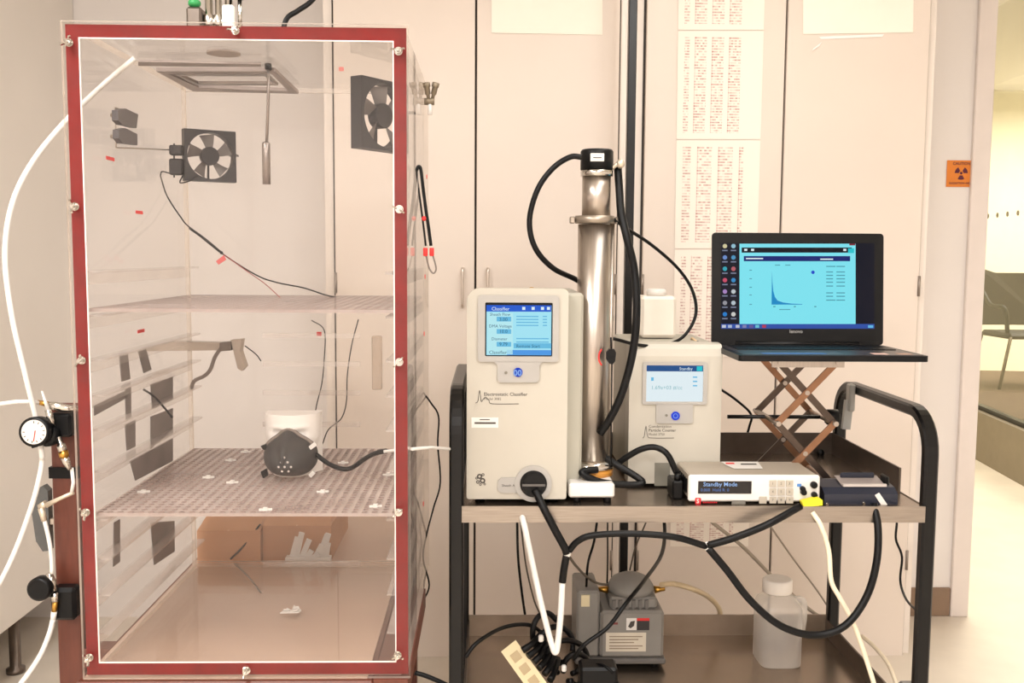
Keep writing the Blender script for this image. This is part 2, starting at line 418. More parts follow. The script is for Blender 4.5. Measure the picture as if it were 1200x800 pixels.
# ceiling lamps over the room (they light it)
for i, (lx, ly, pw) in enumerate(LAMPS):
    t = thing('ceiling_lamp', (lx, ly, CEIL), 'flat rectangular ceiling light panel in a white frame', 'ceiling light', 'ceiling light panels over the lab')
    x0, x1, y0, y1 = lx - 0.3, lx + 0.3, ly - 0.6, ly + 0.6
    o_ = [(x0, y0), (x1, y0), (x1, y1), (x0, y1)]; i__ = [(x0 + .03, y0 + .03), (x1 - .03, y0 + .03), (x1 - .03, y1 - .03), (x0 + .03, y1 - .03)]
    MB().ring([Vector((a, b, CEIL - 0.06)) for a, b in o_], [Vector((a, b, CEIL - 0.06)) for a, b in i__], (0, 0, 0.06)).build('lamp_frame', white, t)
    MB().box(x0 + .03, x1 - .03, y0 + .03, y1 - .03, CEIL - 0.06, CEIL - 0.02).build('diffuser', emit('lamp_diffuser', (255, 240, 220), 3.0), t)

# ------------------------------------------------------------------ tall appliance on the left
apm = mat('appliance_enamel', (240, 233, 224), 0.4, var=0.025, scale=2)
YA = YB - 0.003; XA = P(86, 10, YA).x; ZA = PX(0, 745, XA).z; ZA = max(0.06, ZA)
ap = thing('freezer', (XA - 0.4, 2.6, 0), 'tall beige enamel appliance beside the white tubing', 'appliance')
MB().box(XA - 0.8, XA, 1.6, YA, ZA, 2.6, bev=0.006).build('body', apm, ap)
for fx, fy in ((XA - 0.06, 3.2), (XA - 0.06, 1.75), (XA - 0.7, 3.2), (XA - 0.7, 1.75)):
    MB().lathe([(0.03, 0), (0.03, 0.015), (0.018, 0.02), (0.018, ZA)], (fx, fy, 0)).build('foot', darksteel, ap)

# ------------------------------------------------------------------ tall storage cabinets along the back
def XC(px): return P(px, 337, YC).x
CT, CB = 2.62, P(1000, 770, YC).z
def cabinet(xl, dl, dm, dr, xr, label, handles):
    t = thing('storage_cabinet', ((xl + xr) / 2, YC + 0.19, 0), label, 'cabinet', 'tall storage cabinets along the wall')
    MB().box(xl, xr, YC + 0.016, YB - 0.001, 0.0, CT).build('body', frm, t)
    MB().box(dl - .004, dr + .004, YC + 0.012, YC + 0.0165, CB - .004, CT - 0.02).build('shadow_gap', seam, t)
    for a, b, hx in ((dl, dm, dm), (dm, dr, dm)):
        g = 0.0035
        d = MB().box(a + g, b - g, YC - 0.006, YC + 0.014, CB, CT - 0.02, bev=0.002).build('door', cabm, t)
        s = -1 if a == dl else 1
        if handles:
            x = hx + s * 0.043; zt = P(560, 311, YC).z; zb = P(560, 362, YC).z
            h = MB(); h.tube(curve([(x, YC, zt - .01), (x, YC - 0.03, zt - .012), (x, YC - 0.036, zt - .03), (x, YC - 0.036, zb + .03), (x, YC - 0.03, zb + .012), (x, YC, zb + .01)], 4), 0.0055, 8)
            h.build('handle', mat('handle_metal', (214, 204, 194), 0.3, 0.85), d)
        hxx = b - 0.004 if s > 0 else a + 0.004
        for zz in (0.35, 1.32, 2.35):
            MB().cyl((hxx, YC - 0.008, zz - 0.035), (hxx, YC - 0.008, zz + 0.035), 0.005, 8).build('hinge', mat('hinge_metal', (150, 140, 132), 0.4, 0.8), d)
    return t
cabA = cabinet(XC(381), XC(392.5), XC(557), XC(722.5), XC(737), 'tall beige double-door cabinet with the single blank sheet, behind the black post', True)
cabB = cabinet(XC(737.5), XC(751), XC(912), XC(1077), XC(1086), 'tall beige double-door cabinet with the strip of printed tables, behind the laptop', True)

# papers on the doors
YP = YC - 0.0075
def sheet(name, q, m, label, group=None, cat='paper'):
    pts = [P(x, y, YP) for x, y in q]
    return tag(MB().prism(pts, (0, -0.0012, 0)).build(name, m), label, cat, group)
sheet('blank_sheet', [(576, -120), (706, -118), (706, 41), (576, 38.5)], paper, 'blank white sheet taped on the cabinet door beside the black post')
t = thing('torn_sheet', P(1005, 45, YP), 'blank white sheet with torn tape below, on the cabinet door above the laptop', 'paper')
MB().prism([P(x, y, YP) for x, y in [(941, -120), (1072, -120), (1070, 38), (941, 40)]], (0, -0.0012, 0)).build('page', paper, t)
MB().prism([P(x, y, YP) for x, y in [(960, 43), (1036, 40), (1034, 43), (990, 45), (962, 46)]], (0, -0.001, 0)).build('tape', mat('tape_edge', (250, 248, 244), 0.4), t)
MB().prism([P(x, y, YP) for x, y in [(951, 60), (953, 57), (963, 49), (960, 54)]], (0, -0.003, 0)).build('tape_curl', mat('tape_edge', (250, 248, 244), 0.4), t)
tabs = [sheet_mat('table_print_a', 36, 5, dens=0.7), sheet_mat('table_print_b', 40, 5, dens=0.75), sheet_mat('table_print_c', 38, 4, dens=0.7)]
ys = [(-85, 35), (36.5, 163), (164.5, 291), (292.5, 418), (419.5, 545), (546, 640)]
xl_ = lambda y: 795 - 6 * y / 400; xr_ = lambda y: 896 - 12 * y / 400
for i, (a, b) in enumerate(ys):
    if i == 4: continue
    lab = ['printed table sheet at the very top of the strip on the cabinet door', 'printed table sheet second from the top of the strip on the door', 'printed table sheet of the strip just above the laptop top edge',
           'printed table sheet of the strip half hidden behind the open laptop', '', 'printed sheet low on the cabinet door, seen under the cart shelf'][i]
    sheet('printed_sheet', [(xl_(a), a), (xr_(a), a), (xr_(b), b), (xl_(b), b)], tabs[i % 3], lab, 'printed sheets on the cabinet door')

# radiation sign on the back wall
sg = thing('warning_sign', P(1125, 219, YB - 0.002), 'small orange radiation warning sign with purple trefoil on the wall', 'sign')
sx0, sx1, sz0, sz1 = pxbox(1109, 1142.5, 188, 219, YB)
MB().box(sx0, sx1, YB - 0.004, YB - 0.0005, sz0, sz1).build('plate', mat('orange_sign', (226, 132, 46), 0.5), sg)
pur = mat('purple_ink', (88, 28, 52), 0.6); scx, scz = (sx0 + sx1) / 2, (sz0 + sz1) / 2 + 0.002; u_ = (sz1 - sz0)
MB().prism(circ(scx, scz, u_ * .05, YB - 0.004, 12), (0, -0.001, 0)).build('trefoil_hub', pur, sg)
for a0 in (30, 150, 270):
    loop = [Vector((scx + r * math.cos(math.radians(a)), YB - 0.004, scz + r * math.sin(math.radians(a)))) for r, rng in ((u_ * .09, range(a0 - 30, a0 + 31, 12)), (u_ * .25, range(a0 + 30, a0 - 31, -12))) for a in rng]
    MB().prism(loop, (0, -0.001, 0)).build('trefoil_blade', pur, sg)
text_mb('CAUTION', (scx, YB - 0.0041, sz1 - u_ * .17), u_ * .15, bold=0.02, align='CENTER').build('lettering', pur, sg)
text_mb('RADIATION AREA', (scx, YB - 0.0041, sz0 + u_ * .1), u_ * .11, bold=0.02, align='CENTER').build('lettering', pur, sg)

# black post behind the cart
px_ = P(739, 200, 2.98).x
tag(MB().box(px_ - 0.0125, px_ + 0.0125, 2.98, 3.01, 0, CEIL - 0.001, bev=0.002).build('black_post', blackm), 'slim black vertical post rising behind the steel column', 'post')
tag(MB().box(P(728.5, 200, 3.2).x - 0.008, P(728.5, 200, 3.2).x + 0.008, 3.2, 3.216, 0, CEIL - 0.001, bev=0.002).build('conduit', frm), 'thin cream vertical conduit beside the black post', 'conduit')
# ------------------------------------------------------------------ brown stand under the chamber
HX0, HX1, HY0, HY1, HZ0, HZ1 = -0.7620, -0.1480, 1.7701, 2.4206, 0.6198, 1.8268
st = thing('brown_stand', (-0.46, 2.3, 0), 'brown painted stand carrying the clear chamber', 'stand')
DX0, DX1, DY0, DY1 = -0.775, HX1 - .07, 1.765, 2.95
MB().box(DX0, DX1, DY0, DY1, HZ0 - 0.045, HZ0 - 0.004, bev=0.003).build('deck', brown, st)
MB().box(DX0 + .012, DX1 - .012, DY0 + .012, DY1 - .012, HZ0 - 0.004, HZ0).build('deck_top', mat('tan_laminate', (196, 168, 148), 0.35, var=0.06, scale=5), st)
for lx, ly in ((DX0 + .03, DY0 + .03), (DX1 - .03, DY0 + .03), (DX0 + .03, DY1 - .03), (DX1 - .03, DY1 - .03)):
    MB().box(lx - .025, lx + .025, ly - .025, ly + .025, 0, HZ0 - 0.045, bev=0.003).build('leg', brown, st)
MB().box(DX1 + .001, HX1 - .004, DY0, DY0 + .5, HZ0 - .045, HZ0 - .0005).build('front_extension', brown, st)
UY = 1.93
ux0, ux1 = P(62, 600, UY).x, P(91, 600, UY).x
uz = P(77, 476, UY).z
MB().box(ux0, ux1, UY, UY + 0.05, 0, uz, bev=0.003).build('upright', brown, st)
MB().bar((ux1 - .01, UY + .025, HZ0 - .03), (DX0 + .01, UY + .025, HZ0 - .03), 0.04, 0.04).build('side_brace', brown, st)

# ------------------------------------------------------------------ clear chamber
ch = thing('acrylic_chamber', ((HX0 + HX1) / 2, (HY0 + HY1) / 2, HZ0), 'tall clear acrylic chamber framed by a red gasket', 'chamber')
T = 0.012
def panel(name, x0, x1, y0, y1, z0, z1, m, thin):
    mb = MB().box(x0, x1, y0, y1, z0, z1)
    big = {0: (4, 5), 1: (2, 3), 2: (0, 1)}[thin]
    for i in range(6): mb.mi[i] = 0 if i in big else 1
    return mb.build(name, [m, acre], ch)
panel('front_panel', HX0, HX1, HY0, HY0 + 0.009, HZ0, HZ1, acrf, 1)
yb0 = HY0 + 0.0125
panel('side_panel', HX0 + .006, HX0 + .006 + T, yb0, HY1, HZ0 + .006, HZ1 - .006, acr, 0)
panel('side_panel', HX1 - .006 - T, HX1 - .006, yb0, HY1, HZ0 + .006, HZ1 - .006, acr, 0)
panel('back_panel', HX0 + .018, HX1 - .018, HY1 - T, HY1, HZ0 + .018, HZ1 - .018, acr, 1)
panel('top_panel', HX0 + .018, HX1 - .018, yb0, HY1, HZ1 - .018, HZ1 - .006, acr, 2)
panel('floor_panel', HX0 + .018, HX1 - .018, yb0, HY1, HZ0 + .001, HZ0 + .012, acr, 2)
def loop(i): return [Vector((HX0 + i, HY0 + .0092, HZ0 + i)), Vector((HX1 - i, HY0 + .0092, HZ0 + i)), Vector((HX1 - i, HY0 + .0092, HZ1 - i)), Vector((HX0 + i, HY0 + .0092, HZ1 - i))]
g = MB().ring(loop(0.0045), loop(0.027), (0, 0.003, 0))
rv = random.Random(3)
g.build('gasket', redg, ch)
MB().ring(loop(0.027), loop(0.029), (0, 0.003, 0)).build('gasket_edge', mat('white_sealant', (246, 240, 234), 0.5), ch)
nuts = [(81, 50), (88, 242), (96, 422), (101, 600), (105, 770), (276, 36), (467, 60), (468, 245), (468, 424), (467, 600), (466, 767), (289, 785)]
for i, (a, b) in enumerate(nuts):
    c = P(a, b, HY0); an = rv.uniform(0, math.pi); d = Vector((math.cos(an), 0, math.sin(an)))
    n = MB(); n.cyl(c + Vector((0, .02, 0)), c + Vector((0, -.018, 0)), 0.0028, 8); n.lathe([(0.0075, 0), (0.0075, .0015)], c + Vector((0, -.0016, 0)), (0, 1, 0), 12); n.lathe([(0.0055, 0), (0.0042, .008)], c + Vector((0, -.0095, 0)), (0, 1, 0), 10)
    for s in (-1, 1): n.prism([c + d * s * .003 + Vector((0, -.003, 0)), c + d * s * .0125 + Vector((0, -.014, 0)), c + d * s * .0095 + Vector((0, -.017, 0)), c + d * s * .003 + Vector((0, -.009, 0))], d.cross(Vector((0, 1, 0))) * .003)
    n.build('wing_nut', chrome, ch)
# shelf rails: clear angle strips on both side walls
SH1, SH2 = EYE - 0.1099, EYE - 0.4934
zr = [P(108, y, 1.79).z for y in (317, 421, 463, 503, 552, 655, 697, 742)] + [SH1 - .006, SH2 - .006]
for z in zr:
    for s, xw in ((1, HX0 + .018), (-1, HX1 - .018)):
        r = MB(); r.box(min(xw, xw + s * .028), max(xw, xw + s * .028), yb0 + .012, HY1 - .02, z - .004, z); r.box(min(xw, xw + s * .004), max(xw, xw + s * .004), yb0 + .012, HY1 - .02, z - .026, z - .004)
        r.build('rail', acrr, ch)
for y in (393, 426, 460, 497, 660):
    a = P(308, y, HY1 - T - .004); b = P(422, y, HY1 - T - .004)
    MB().box(a.x, b.x, HY1 - T - .006, HY1 - T, a.z - .006, a.z + .006).build('back_strip', acrr, ch)
MB().box(P(436, 400, HY1 - T).x, P(448, 400, HY1 - T).x, HY1 - T - .012, HY1 - T, P(440, 456, HY1 - T).z, P(440, 393, HY1 - T).z, bev=.003).build('clear_gauge_strip', acre, ch)
# dark reflections in the left wall, made as flat grey patches
reflm = mat('dark_reflection', (104, 94, 90), 0.35, var=0.18, scale=18)
XI = HX0 + .0185
for q in ([(139, 413), (149, 412), (152, 444), (142, 447)], [(161, 410), (170, 407), (177, 433), (168, 437)], [(176, 450), (202, 441), (202, 468), (178, 479)], [(176, 488), (202, 478), (202, 503), (176, 526)],
          [(146, 497), (158, 492), (158, 523), (148, 528)], [(152, 540), (202, 513), (202, 540), (158, 563)], [(176, 612), (204, 610), (204, 646), (180, 662)], [(133, 612), (140, 608), (140, 658), (132, 664)], [(110, 475), (148, 457), (148, 466), (110, 487)], [(146, 455), (153, 453), (153, 484), (147, 486)]):
    MB().prism([PX(x, y, XI) for x, y in q], (0.0015, 0, 0)).build('reflection_patch', reflm, ch)
# red marks
marks = [(129, 185.5, 'L'), (163, 248.5, 'L'), (165, 387.5, 'L'), (400, 81, 'B'), (374, 391, 'B'), (503, 207, 'R'), (498, 324, 'R'), (497, 391, 'R'), (496, 590, 'R')]
for x, y, s in marks:
    if s == 'L':
        c = PX(x, y, XI); MB().box(c.x, c.x + .001, c.y - .02, c.y + .02, c.z - .004, c.z + .003).build('red_mark', redd, ch)
    elif s == 'B':
        c = P(x, y, HY1 - T); MB().box(c.x - .006, c.x + .006, c.y - .001, c.y, c.z - .005, c.z + .005).build('red_mark', redd, ch)
    else:
        c = PX(min(x, 500), y, HX1 - .006); MB().cyl((c.x, c.y, c.z), (c.x + .001, c.y, c.z), .0055, 10).build('red_mark', redd, ch)
# port disc, grille frame and flat bar under the top panel
zt = HZ1 - .0185
c = PZ(262, 61, zt); MB().cyl((c.x, c.y, zt - .004), (c.x, c.y, zt), .032, 24).build('port_disc', mat('grey_disc', (150, 138, 130), .6), ch)
def Q(x, y): return PZ(x, y, zt - .006)
MB().ring([Q(183, 79), Q(322, 79), Q(350, 106), Q(226, 103)], [Q(197, 82), Q(318, 82), Q(338, 103), Q(233, 98.5)], (0, 0, -.008)).build('grille_frame', mat('grey_frame', (140, 128, 122), .45, .5), ch)
MB().ring([Q(205, 84), Q(312, 84), Q(326, 97), Q(228, 97)], [Q(212, 86), Q(310, 86), Q(320, 95), Q(232, 95)], (0, 0, -.006)).build('grille_slot', darksteel, ch)
MB().prism([Q(162, 70), Q(306, 73), Q(306, 76), Q(162, 75)], (0, 0, -.004)).build('grille_bar', mat('grey_frame', (140, 128, 122), .45, .5), ch)

# perforated shelves resting on the rails
def perf_mesh(lx, ly, th, nx, ny, ratio):
    mb = MB(); cx, cy = lx / nx, ly / ny; r = min(cx, cy) * ratio
    sq = [(-.5, -.5), (0, -.5), (.5, -.5), (.5, 0), (.5, .5), (0, .5), (-.5, .5), (-.5, 0)]
    oc = [(math.cos(math.radians(225 + 45 * k)) * r, math.sin(math.radians(225 + 45 * k)) * r) for k in range(8)]
    v = []; f = []; h = []
    for i in range(nx):
        for j in range(ny):
            ox = -lx / 2 + (i + .5) * cx; oy = (j + .5) * cy; b = len(v)
            for z in (0, th):
                v += [(ox + a * cx, oy + c_ * cy, z) for a, c_ in sq]; v += [(ox + a, oy + c_, z) for a, c_ in oc]
            for k in range(8):
                n = (k + 1) % 8
                f += [(b + k, b + 8 + k, b + 8 + n, b + n), (b + 16 + k, b + 16 + n, b + 24 + n, b + 24 + k)]; h.append((b + 8 + k, b + 24 + k, b + 24 + n, b + 8 + n))
    e = len(v); v += [(x, y, z) for z in (0, th) for x, y in ((-lx / 2, 0), (lx / 2, 0), (lx / 2, ly), (-lx / 2, ly))]
    f += [(e, e + 1, e + 5, e + 4), (e + 1, e + 2, e + 6, e + 5), (e + 2, e + 3, e + 7, e + 6), (e + 3, e, e + 4, e + 7)]
    mb.add(v, f + h)
    for q in range(len(f), len(f) + len(h)): mb.mi[q] = 1
    return mb
SW = HX1 - HX0 - .042
for z, lab in ((SH1, 'upper perforated clear shelf inside the chamber with a thin wire on it'), (SH2, 'lower perforated clear shelf inside the chamber under the masked head form')):
    t = thing('perforated_shelf', ((HX0 + HX1) / 2, yb0 + .008, z), lab, 'shelf', 'perforated shelves in the chamber')
    perf_mesh(SW, HY1 - T - yb0 - .016, .006, 30, 33, .33).build('shelf_plate', [perf, perfe], t, local=True)
    if z == SH2:
        for x, y in ((168, 577), (244, 560), (272, 566), (311, 598), (378, 577), (402, 543), (455, 557), (440, 594), (270, 540), (288, 530)):  # glints of light on the shelf, made as small white tabs
            c = PZ(x, y, z + .006); s = MB(); s.bar((c.x - .012, c.y, c.z + .0015), (c.x + .012, c.y + .004, c.z + .0015), .007, .003); s.box(c.x - .004, c.x + .004, c.y - .004, c.y + .004, c.z, c.z + .006); s.build('glint_tab', white, t)
ZS2 = SH2 + .006

# cooling fans
fanm = mat('fan_black', (40, 38, 39), .45, var=.15)
blade = mat('fan_blade', (112, 105, 101), .4, var=.1)
def fan(loc, size, yaw, label, plugs, wallpt):
    t = thing('fan', loc, label, 'fan', 'fans in the chamber', rot=(0, 0, yaw))
    h = size / 2; n = 32; rr = h * .9; th = size * .21
    sqp = []
    for k in range(n):
        a = 2 * math.pi * k / n; m = 1 / max(abs(math.cos(a)), abs(math.sin(a))); m = min(m, 1.42); sqp.append(Vector((math.cos(a) * h * m, -th / 2, h + math.sin(a) * h * m)))
    MB().ring(sqp, circ(0, h, rr, -th / 2, n), (0, th, 0)).build('fan_frame', fanm, t, local=True)
    MB().lathe([(h * .34, 0), (h * .36, .002), (h * .36, th * .8)], (0, -th * .42, h), (0, 1, 0), 20).build('hub', fanm, t, local=True)
    for k in range(5):
        a0 = 2 * math.pi * k / 5; b = MB(); vs = []
        for i in range(5):
            r = h * .33 + (h * .54) * i / 4; da = .12 * i / 4
            for s in (0, 1):
                a = a0 + da + s * .62; y = -th * .3 + s * th * .55
                vs += [(r * math.cos(a), y, h + r * math.sin(a)), (r * math.cos(a), y + .0015, h + r * math.sin(a))]
        fs = []
        for i in range(4):
            p, q = i * 4, i * 4 + 4
            fs += [(p, q, q + 2, p + 2), (p + 1, p + 3, q + 3, q + 1)]
        b.add(vs, fs, 0, True); b.build('blade', blade, t, local=True)
    for k in range(3):
        a = 2 * math.pi * k / 3 + .5
        MB().bar((0, th * .42, h), (rr * 1.02 * math.cos(a), th * .42, h + rr * 1.02 * math.sin(a)), .004, .006, up=(0, 1, 0)).build('strut', fanm, t, local=True)
    w = t.matrix_basis.inverted() @ Vector(wallpt) if False else Matrix.Rotation(-yaw, 3, 'Z') @ (Vector(wallpt) - Vector(loc))
    br = MB(); br.bar((w.x * .0 + (h * .8 if w.x > 0 else -h * .8), th * .5, h * 1.2), (w.x, w.y, h * 1.2), .02, .004); br.build('bracket', fanm, t, local=True)
    return t
f1 = P(246, 213, 2.30); fan(f1, .118, math.radians(30), 'black square fan with cable plugs beside it on the back wall', True, (f1.x + .03, HY1 - T, f1.z))
f2 = P(446, 177, 2.1); fan(f2, .147, math.radians(54), 'black square fan near the right wall of the chamber, half behind the gasket', False, (HX1 - .018, f2.y + .05, f2.z))
# plugs beside the first fan, and the sensors they feed
pl = thing('cable_plugs', P(207, 212, 2.27), 'pair of dark plugs with thin wires beside the fan', 'plug')
for y0, y1 in ((170, 182), (186, 205)):
    a, b, z0, z1 = pxbox(199, 215, y0, y1, 2.27)
    MB().box(a, b, 2.262, 2.284, z0, z1, bev=.003).build('plug_body', fanm, pl)
MB().tube(pcurve([(214, 206, 2.27), (211, 214, 2.26), (222, 212, 2.25), (232, 206, 2.25)]), .0016, 6).build('plug_wire', rubber, pl)
MB().tube(pcurve([(199, 203, 2.27), (190, 201, 2.27), (188, 206, 2.27)]), .0016, 6).build('plug_wire', rubber, pl)
MB().tube([P(204, 168, 2.275), P(204, 208, 2.275)], .002, 6).build('mounting_wire', fanm, pl)
se = thing('wall_sensor', PX(143, 170, XI), 'two dark pads on a wire bracket high on the left wall', 'sensor')
for q in ([(131, 129), (140, 127), (155, 134), (153, 150), (136, 146), (131, 141)], [(132, 152), (140, 150), (154, 157), (154, 170), (137, 168), (132, 162)]):
    MB().prism([PX(x, y, XI + .02) for x, y in q], (.012, 0, 0)).build('pad', mat('sensor_grey', (84, 80, 82), .4), se)
MB().tube([PX(x, y, XI + .018) for x, y in [(135, 126), (154, 134)]] , .0015, 6).build('wire_bracket', steel, se)
MB().tube([PX(135, 126, XI + .018), PX(136, 173, XI + .018)] , .0015, 6).build('wire_bracket', steel, se)
MB().tube([PX(136, 173, XI + .018), P(200, 175.5, 2.27)] , .0015, 6).build('wire_bracket', steel, se)
for y in (135, 160):
    a = PX(145, y, XI + .025); MB().cyl(a, (XI, a.y, a.z), .004, 8).build('standoff', steel, se)
# fan wire with red flag
fw = thing('fan_wire', P(330, 340, 2.30), 'thin dark wire running from the fan plugs down to the upper shelf', 'wire')
MB().tube(pcurve([(188, 206, 2.27), (196, 230, 2.27), (213, 256, 2.27), (222, 266, 2.27), (259, 296, 2.28), (300, 322, 2.3), (325, 331, 2.3), (355, 337, 2.3), (380, 345, 2.3), (400, 350, 2.32)]), .0017, 6).build('wire', rubber, fw)
MB().tube(pcurve([(222, 267, 2.268), (240, 280, 2.272), (258, 295, 2.278)]), .003, 8).build('wire_sleeve', rubber, fw)
MB().tube(pcurve([(262, 298, 2.28), (290, 318, 2.29), (310, 332, 2.29), (330, 350, 2.29)]), .0012, 6).build('wire', mat('red_wire', (150, 70, 66), .5), fw)
MB().sphere(P(259.5, 296, 2.275), .004, 8, 6).build('bead', rubber, fw)
MB().prism([P(x, y, 2.27) for x, y in [(253, 306), (256, 310), (265, 304), (262, 299)]], (0, .003, 0)).build('flag', mat('pale_red_tape', (206, 96, 92), .6), fw)
# probe hanging from the top
pr = thing('hanging_probe', P(312, 215, 2.05), 'thin steel probe hanging from the chamber top', 'probe')
zc = HZ1 - .018
tp = P(314, 58, 2.05)
MB().tube([P(312.5, 168, 2.05), P(314.5, 110, 2.05), (tp.x, 2.05, zc)], .0032, 8).build('probe_rod', mat('probe_grey', (150, 140, 134), .35, .8), pr)
MB().lathe([(.0085, 0), (.0085, .084), (.005, .088)], P(312.5, 216, 2.05), (0, 0, 1), 16).build('probe_body', mat('probe_grey', (150, 140, 134), .35, .8), pr)
MB().cyl((tp.x, 2.05, zc - .012), (tp.x, 2.05, zc), .007, 10).build('probe_cap', black, pr)
# flat steel sampling arm at the back
ar = thing('sampling_bracket', P(235, 412, 2.38), 'flat steel arm with clamp and grey ribbon on the chamber back wall', 'arm')
Yb = HY1 - T - .002
MB().prism([P(x, y, Yb) for x, y in [(176, 405), (205, 399), (262, 400), (262, 409), (176, 410)]], (0, -.03, 0)).build('arm_bar', mat('arm_steel', (176, 164, 152), .3, .6), ar)
MB().prism([P(x, y, Yb) for x, y in [(262, 400), (275, 399), (275, 409), (262, 410)]], (0, -.035, 0)).build('arm_joint', darksteel, ar)
MB().prism([P(x, y, Yb) for x, y in [(274, 397), (287, 396), (285, 410), (291, 428), (287, 433), (282, 430)]], (0, -.03, 0)).build('clamp', mat('arm_steel', (176, 164, 152), .3, .6), ar)
rb = MB(); pts = [P(x, y, Yb - .03) for x, y in [(262, 404), (252, 418), (247, 432), (240, 440), (228, 446), (224, 455)]]; w0 = [1.5, 2, 3, 4, 5, 1]
pp = curve(pts, 4)
for a, b in zip(pp[:-1], pp[1:]): rb.bar(a, b, .004, .009, up=(0, 0, 1))
rb.build('ribbon', mat('ribbon_grey', (128, 116, 108), .5), ar)
MB().tube(pcurve([(287, 405, Yb - .01), (300, 415, Yb - .01), (306, 423, Yb - .008)]), .0015, 6).build('arm_wire', rubber, ar)
# small black lead on left rail
cable('short_lead', [(168, 456, 2.12), (180, 464, 2.12), (192, 477, 2.11), (202, 489, 2.1)], 2.6, rubber, 'short black lead hanging off a left wall rail')
# wires behind right of back wall
tag(MB().tube(pcurve([(365, 375, 2.5), (380, 387, 2.5), (380, 420, 2.5), (377, 450, 2.5), (370, 480, 2.5), (366, 520, 2.5)]), .0016, 6).build('thin_wire', rubber), 'thin wire hanging behind the chamber, above the white head form', 'wire')
tag(MB().tube(pcurve([(420, 374, 2.52), (412, 405, 2.52), (407, 440, 2.52), (406, 470, 2.52), (400, 490, 2.52), (385, 503, 2.52), (378, 520, 2.52)]), .0016, 6).build('thin_wire', rubber), 'thin wire curling behind the chamber right of the cabinet seam', 'wire')
tag(MB().tube(pcurve([(270, 655, 2.45), (285, 640, 2.46), (305, 614, 2.47)]), .0025, 6).build('thin_wire', rubber), 'short dark wire leaning on the cardboard boxes behind the chamber', 'wire')
cable('floor_wire', [(275, 660, 2.36), (295, 680, 2.28), (318, 712, 2.18), (345, 745, 2.05)], 2.0, mat('grey_wire', (120, 108, 100), .5), 'grey wire lying across the chamber floor')
c = PZ(340, 718, HZ0 + .013)
sc = MB()
for k in range(7):
    a = rv.uniform(0, 6.28); d = Vector((math.cos(a), math.sin(a), 0)) * rv.uniform(.008, .02); e = Vector((0, 0, rv.uniform(.002, .012)))
    sc.bar(c + d * .2 + Vector((rv.uniform(-.02, .02), 0, .003)), c + d + e + Vector((rv.uniform(-.015, .03), 0, .004)), .012, .002)
tag(sc.build('crumpled_tape', white), 'small crumpled white tape lying on the chamber floor', 'tape')

# white head form with a dark half mask
YH = 2.10
hx0, hx1, _, hz1 = pxbox(311, 375, 483, 520, YH + .03)
hx0 += 0; hd = thing('head_form', ((hx0 + hx1) / 2, YH + .05, ZS2), 'white plastic head form with a flat top and closed eyes', 'head form')
hc = (hx0 + hx1) / 2; hw = (hx1 - hx0) / 2; nx, nz = 36, 36; vs = []; fs = []
hzb = ZS2; hh = hz1 - hzb
for j in range(nz + 1):
    v = j / nz; z = hzb + hh * v
    wl = hw * (1.0 if v > .62 else (.72 + .28 * max(0, (v - .2)) / .42 if v > .2 else .72))
    for i in range(nx + 1):
        u = -1 + 2 * i / nx; x = hc + u * wl
        d = .045 * (1 - u * u) ** .6
        for ex in (-.38, .38):
            d -= .014 * math.exp(-((u - ex) / .2) ** 2 - ((v - .70) / .07) ** 2)
            d += .005 * math.exp(-((u - ex) / .13) ** 2 - ((v - .665) / .035) ** 2)
            d += .005 * math.exp(-((u - ex) / .25) ** 2 - ((v - .79) / .04) ** 2)
        d += .026 * math.exp(-(u / .13) ** 2) * max(0, min(1, (.76 - v) / .3)) * (1 if v > .4 else 0)
        vs.append((x, YH + .03 - d, z))
nb = len(vs)
for j in range(nz):
    for i in range(nx):
        a = j * (nx + 1) + i; fs.append((a, a + 1, a + nx + 2, a + nx + 1))
mb = MB(); mb.add(vs, fs, 0, True)
bk = [(hc - hw, YH + .06, hzb), (hc + hw, YH + .06, hzb), (hc + hw, YH + .06, hz1), (hc - hw, YH + .06, hz1)]
ft = [j * (nx + 1) for j in range(nz + 1)]; fr = [j * (nx + 1) + nx for j in range(nz + 1)]; bt = list(range(nx + 1)); tpv = [nz * (nx + 1) + i for i in range(nx + 1)]
mb.add([vs[i] for i in ft] + [bk[0], bk[3]], [list(range(nz + 1)) + [nz + 2, nz + 1]])
mb.add([vs[i] for i in fr] + [bk[1], bk[2]], [(list(range(nz + 1)) + [nz + 2, nz + 1])[::-1]])
mb.add([vs[i] for i in tpv] + [bk[3], bk[2]], [list(range(nx + 1)) + [nx + 2, nx + 1]])
mb.add(bk, [(1, 0, 3, 2)])
mb.build('face_block', mat('white_foam', (250, 246, 240), .6, var=.01), hd)
mk = thing('half_mask', (hc, YH - .05, ZS2), 'dark grey half mask respirator strapped on the white head form', 'mask')
YM = YH - .012
mx0, mx1, mz0, mz1 = pxbox(309, 371, 504, 560, YM); mcx = (mx0 + mx1) / 2; mcz = P(340, 535, YM).z; mR = (mx1 - mx0) / 2
vs = []; fs = []; n = 48; m = 12; mz0 = max(mz0, ZS2 + .002); lowr = mcz - mz0
def rim(a):
    c_, s_ = math.cos(a), math.sin(a)
    if s_ < 0: r = mR * (abs(c_) ** 2.3 + abs(s_ * mR / max(lowr, .01)) ** 2.3) ** (-1 / 2.3)
    else:
        up = (mz1 - mcz); r = mR * (abs(c_) ** 2.2 + abs(s_ * mR / (up * .82)) ** 2.2) ** (-1 / 2.2); r += up * .22 * math.exp(-((a - math.pi / 2 - .05) / .35) ** 2)
    return r
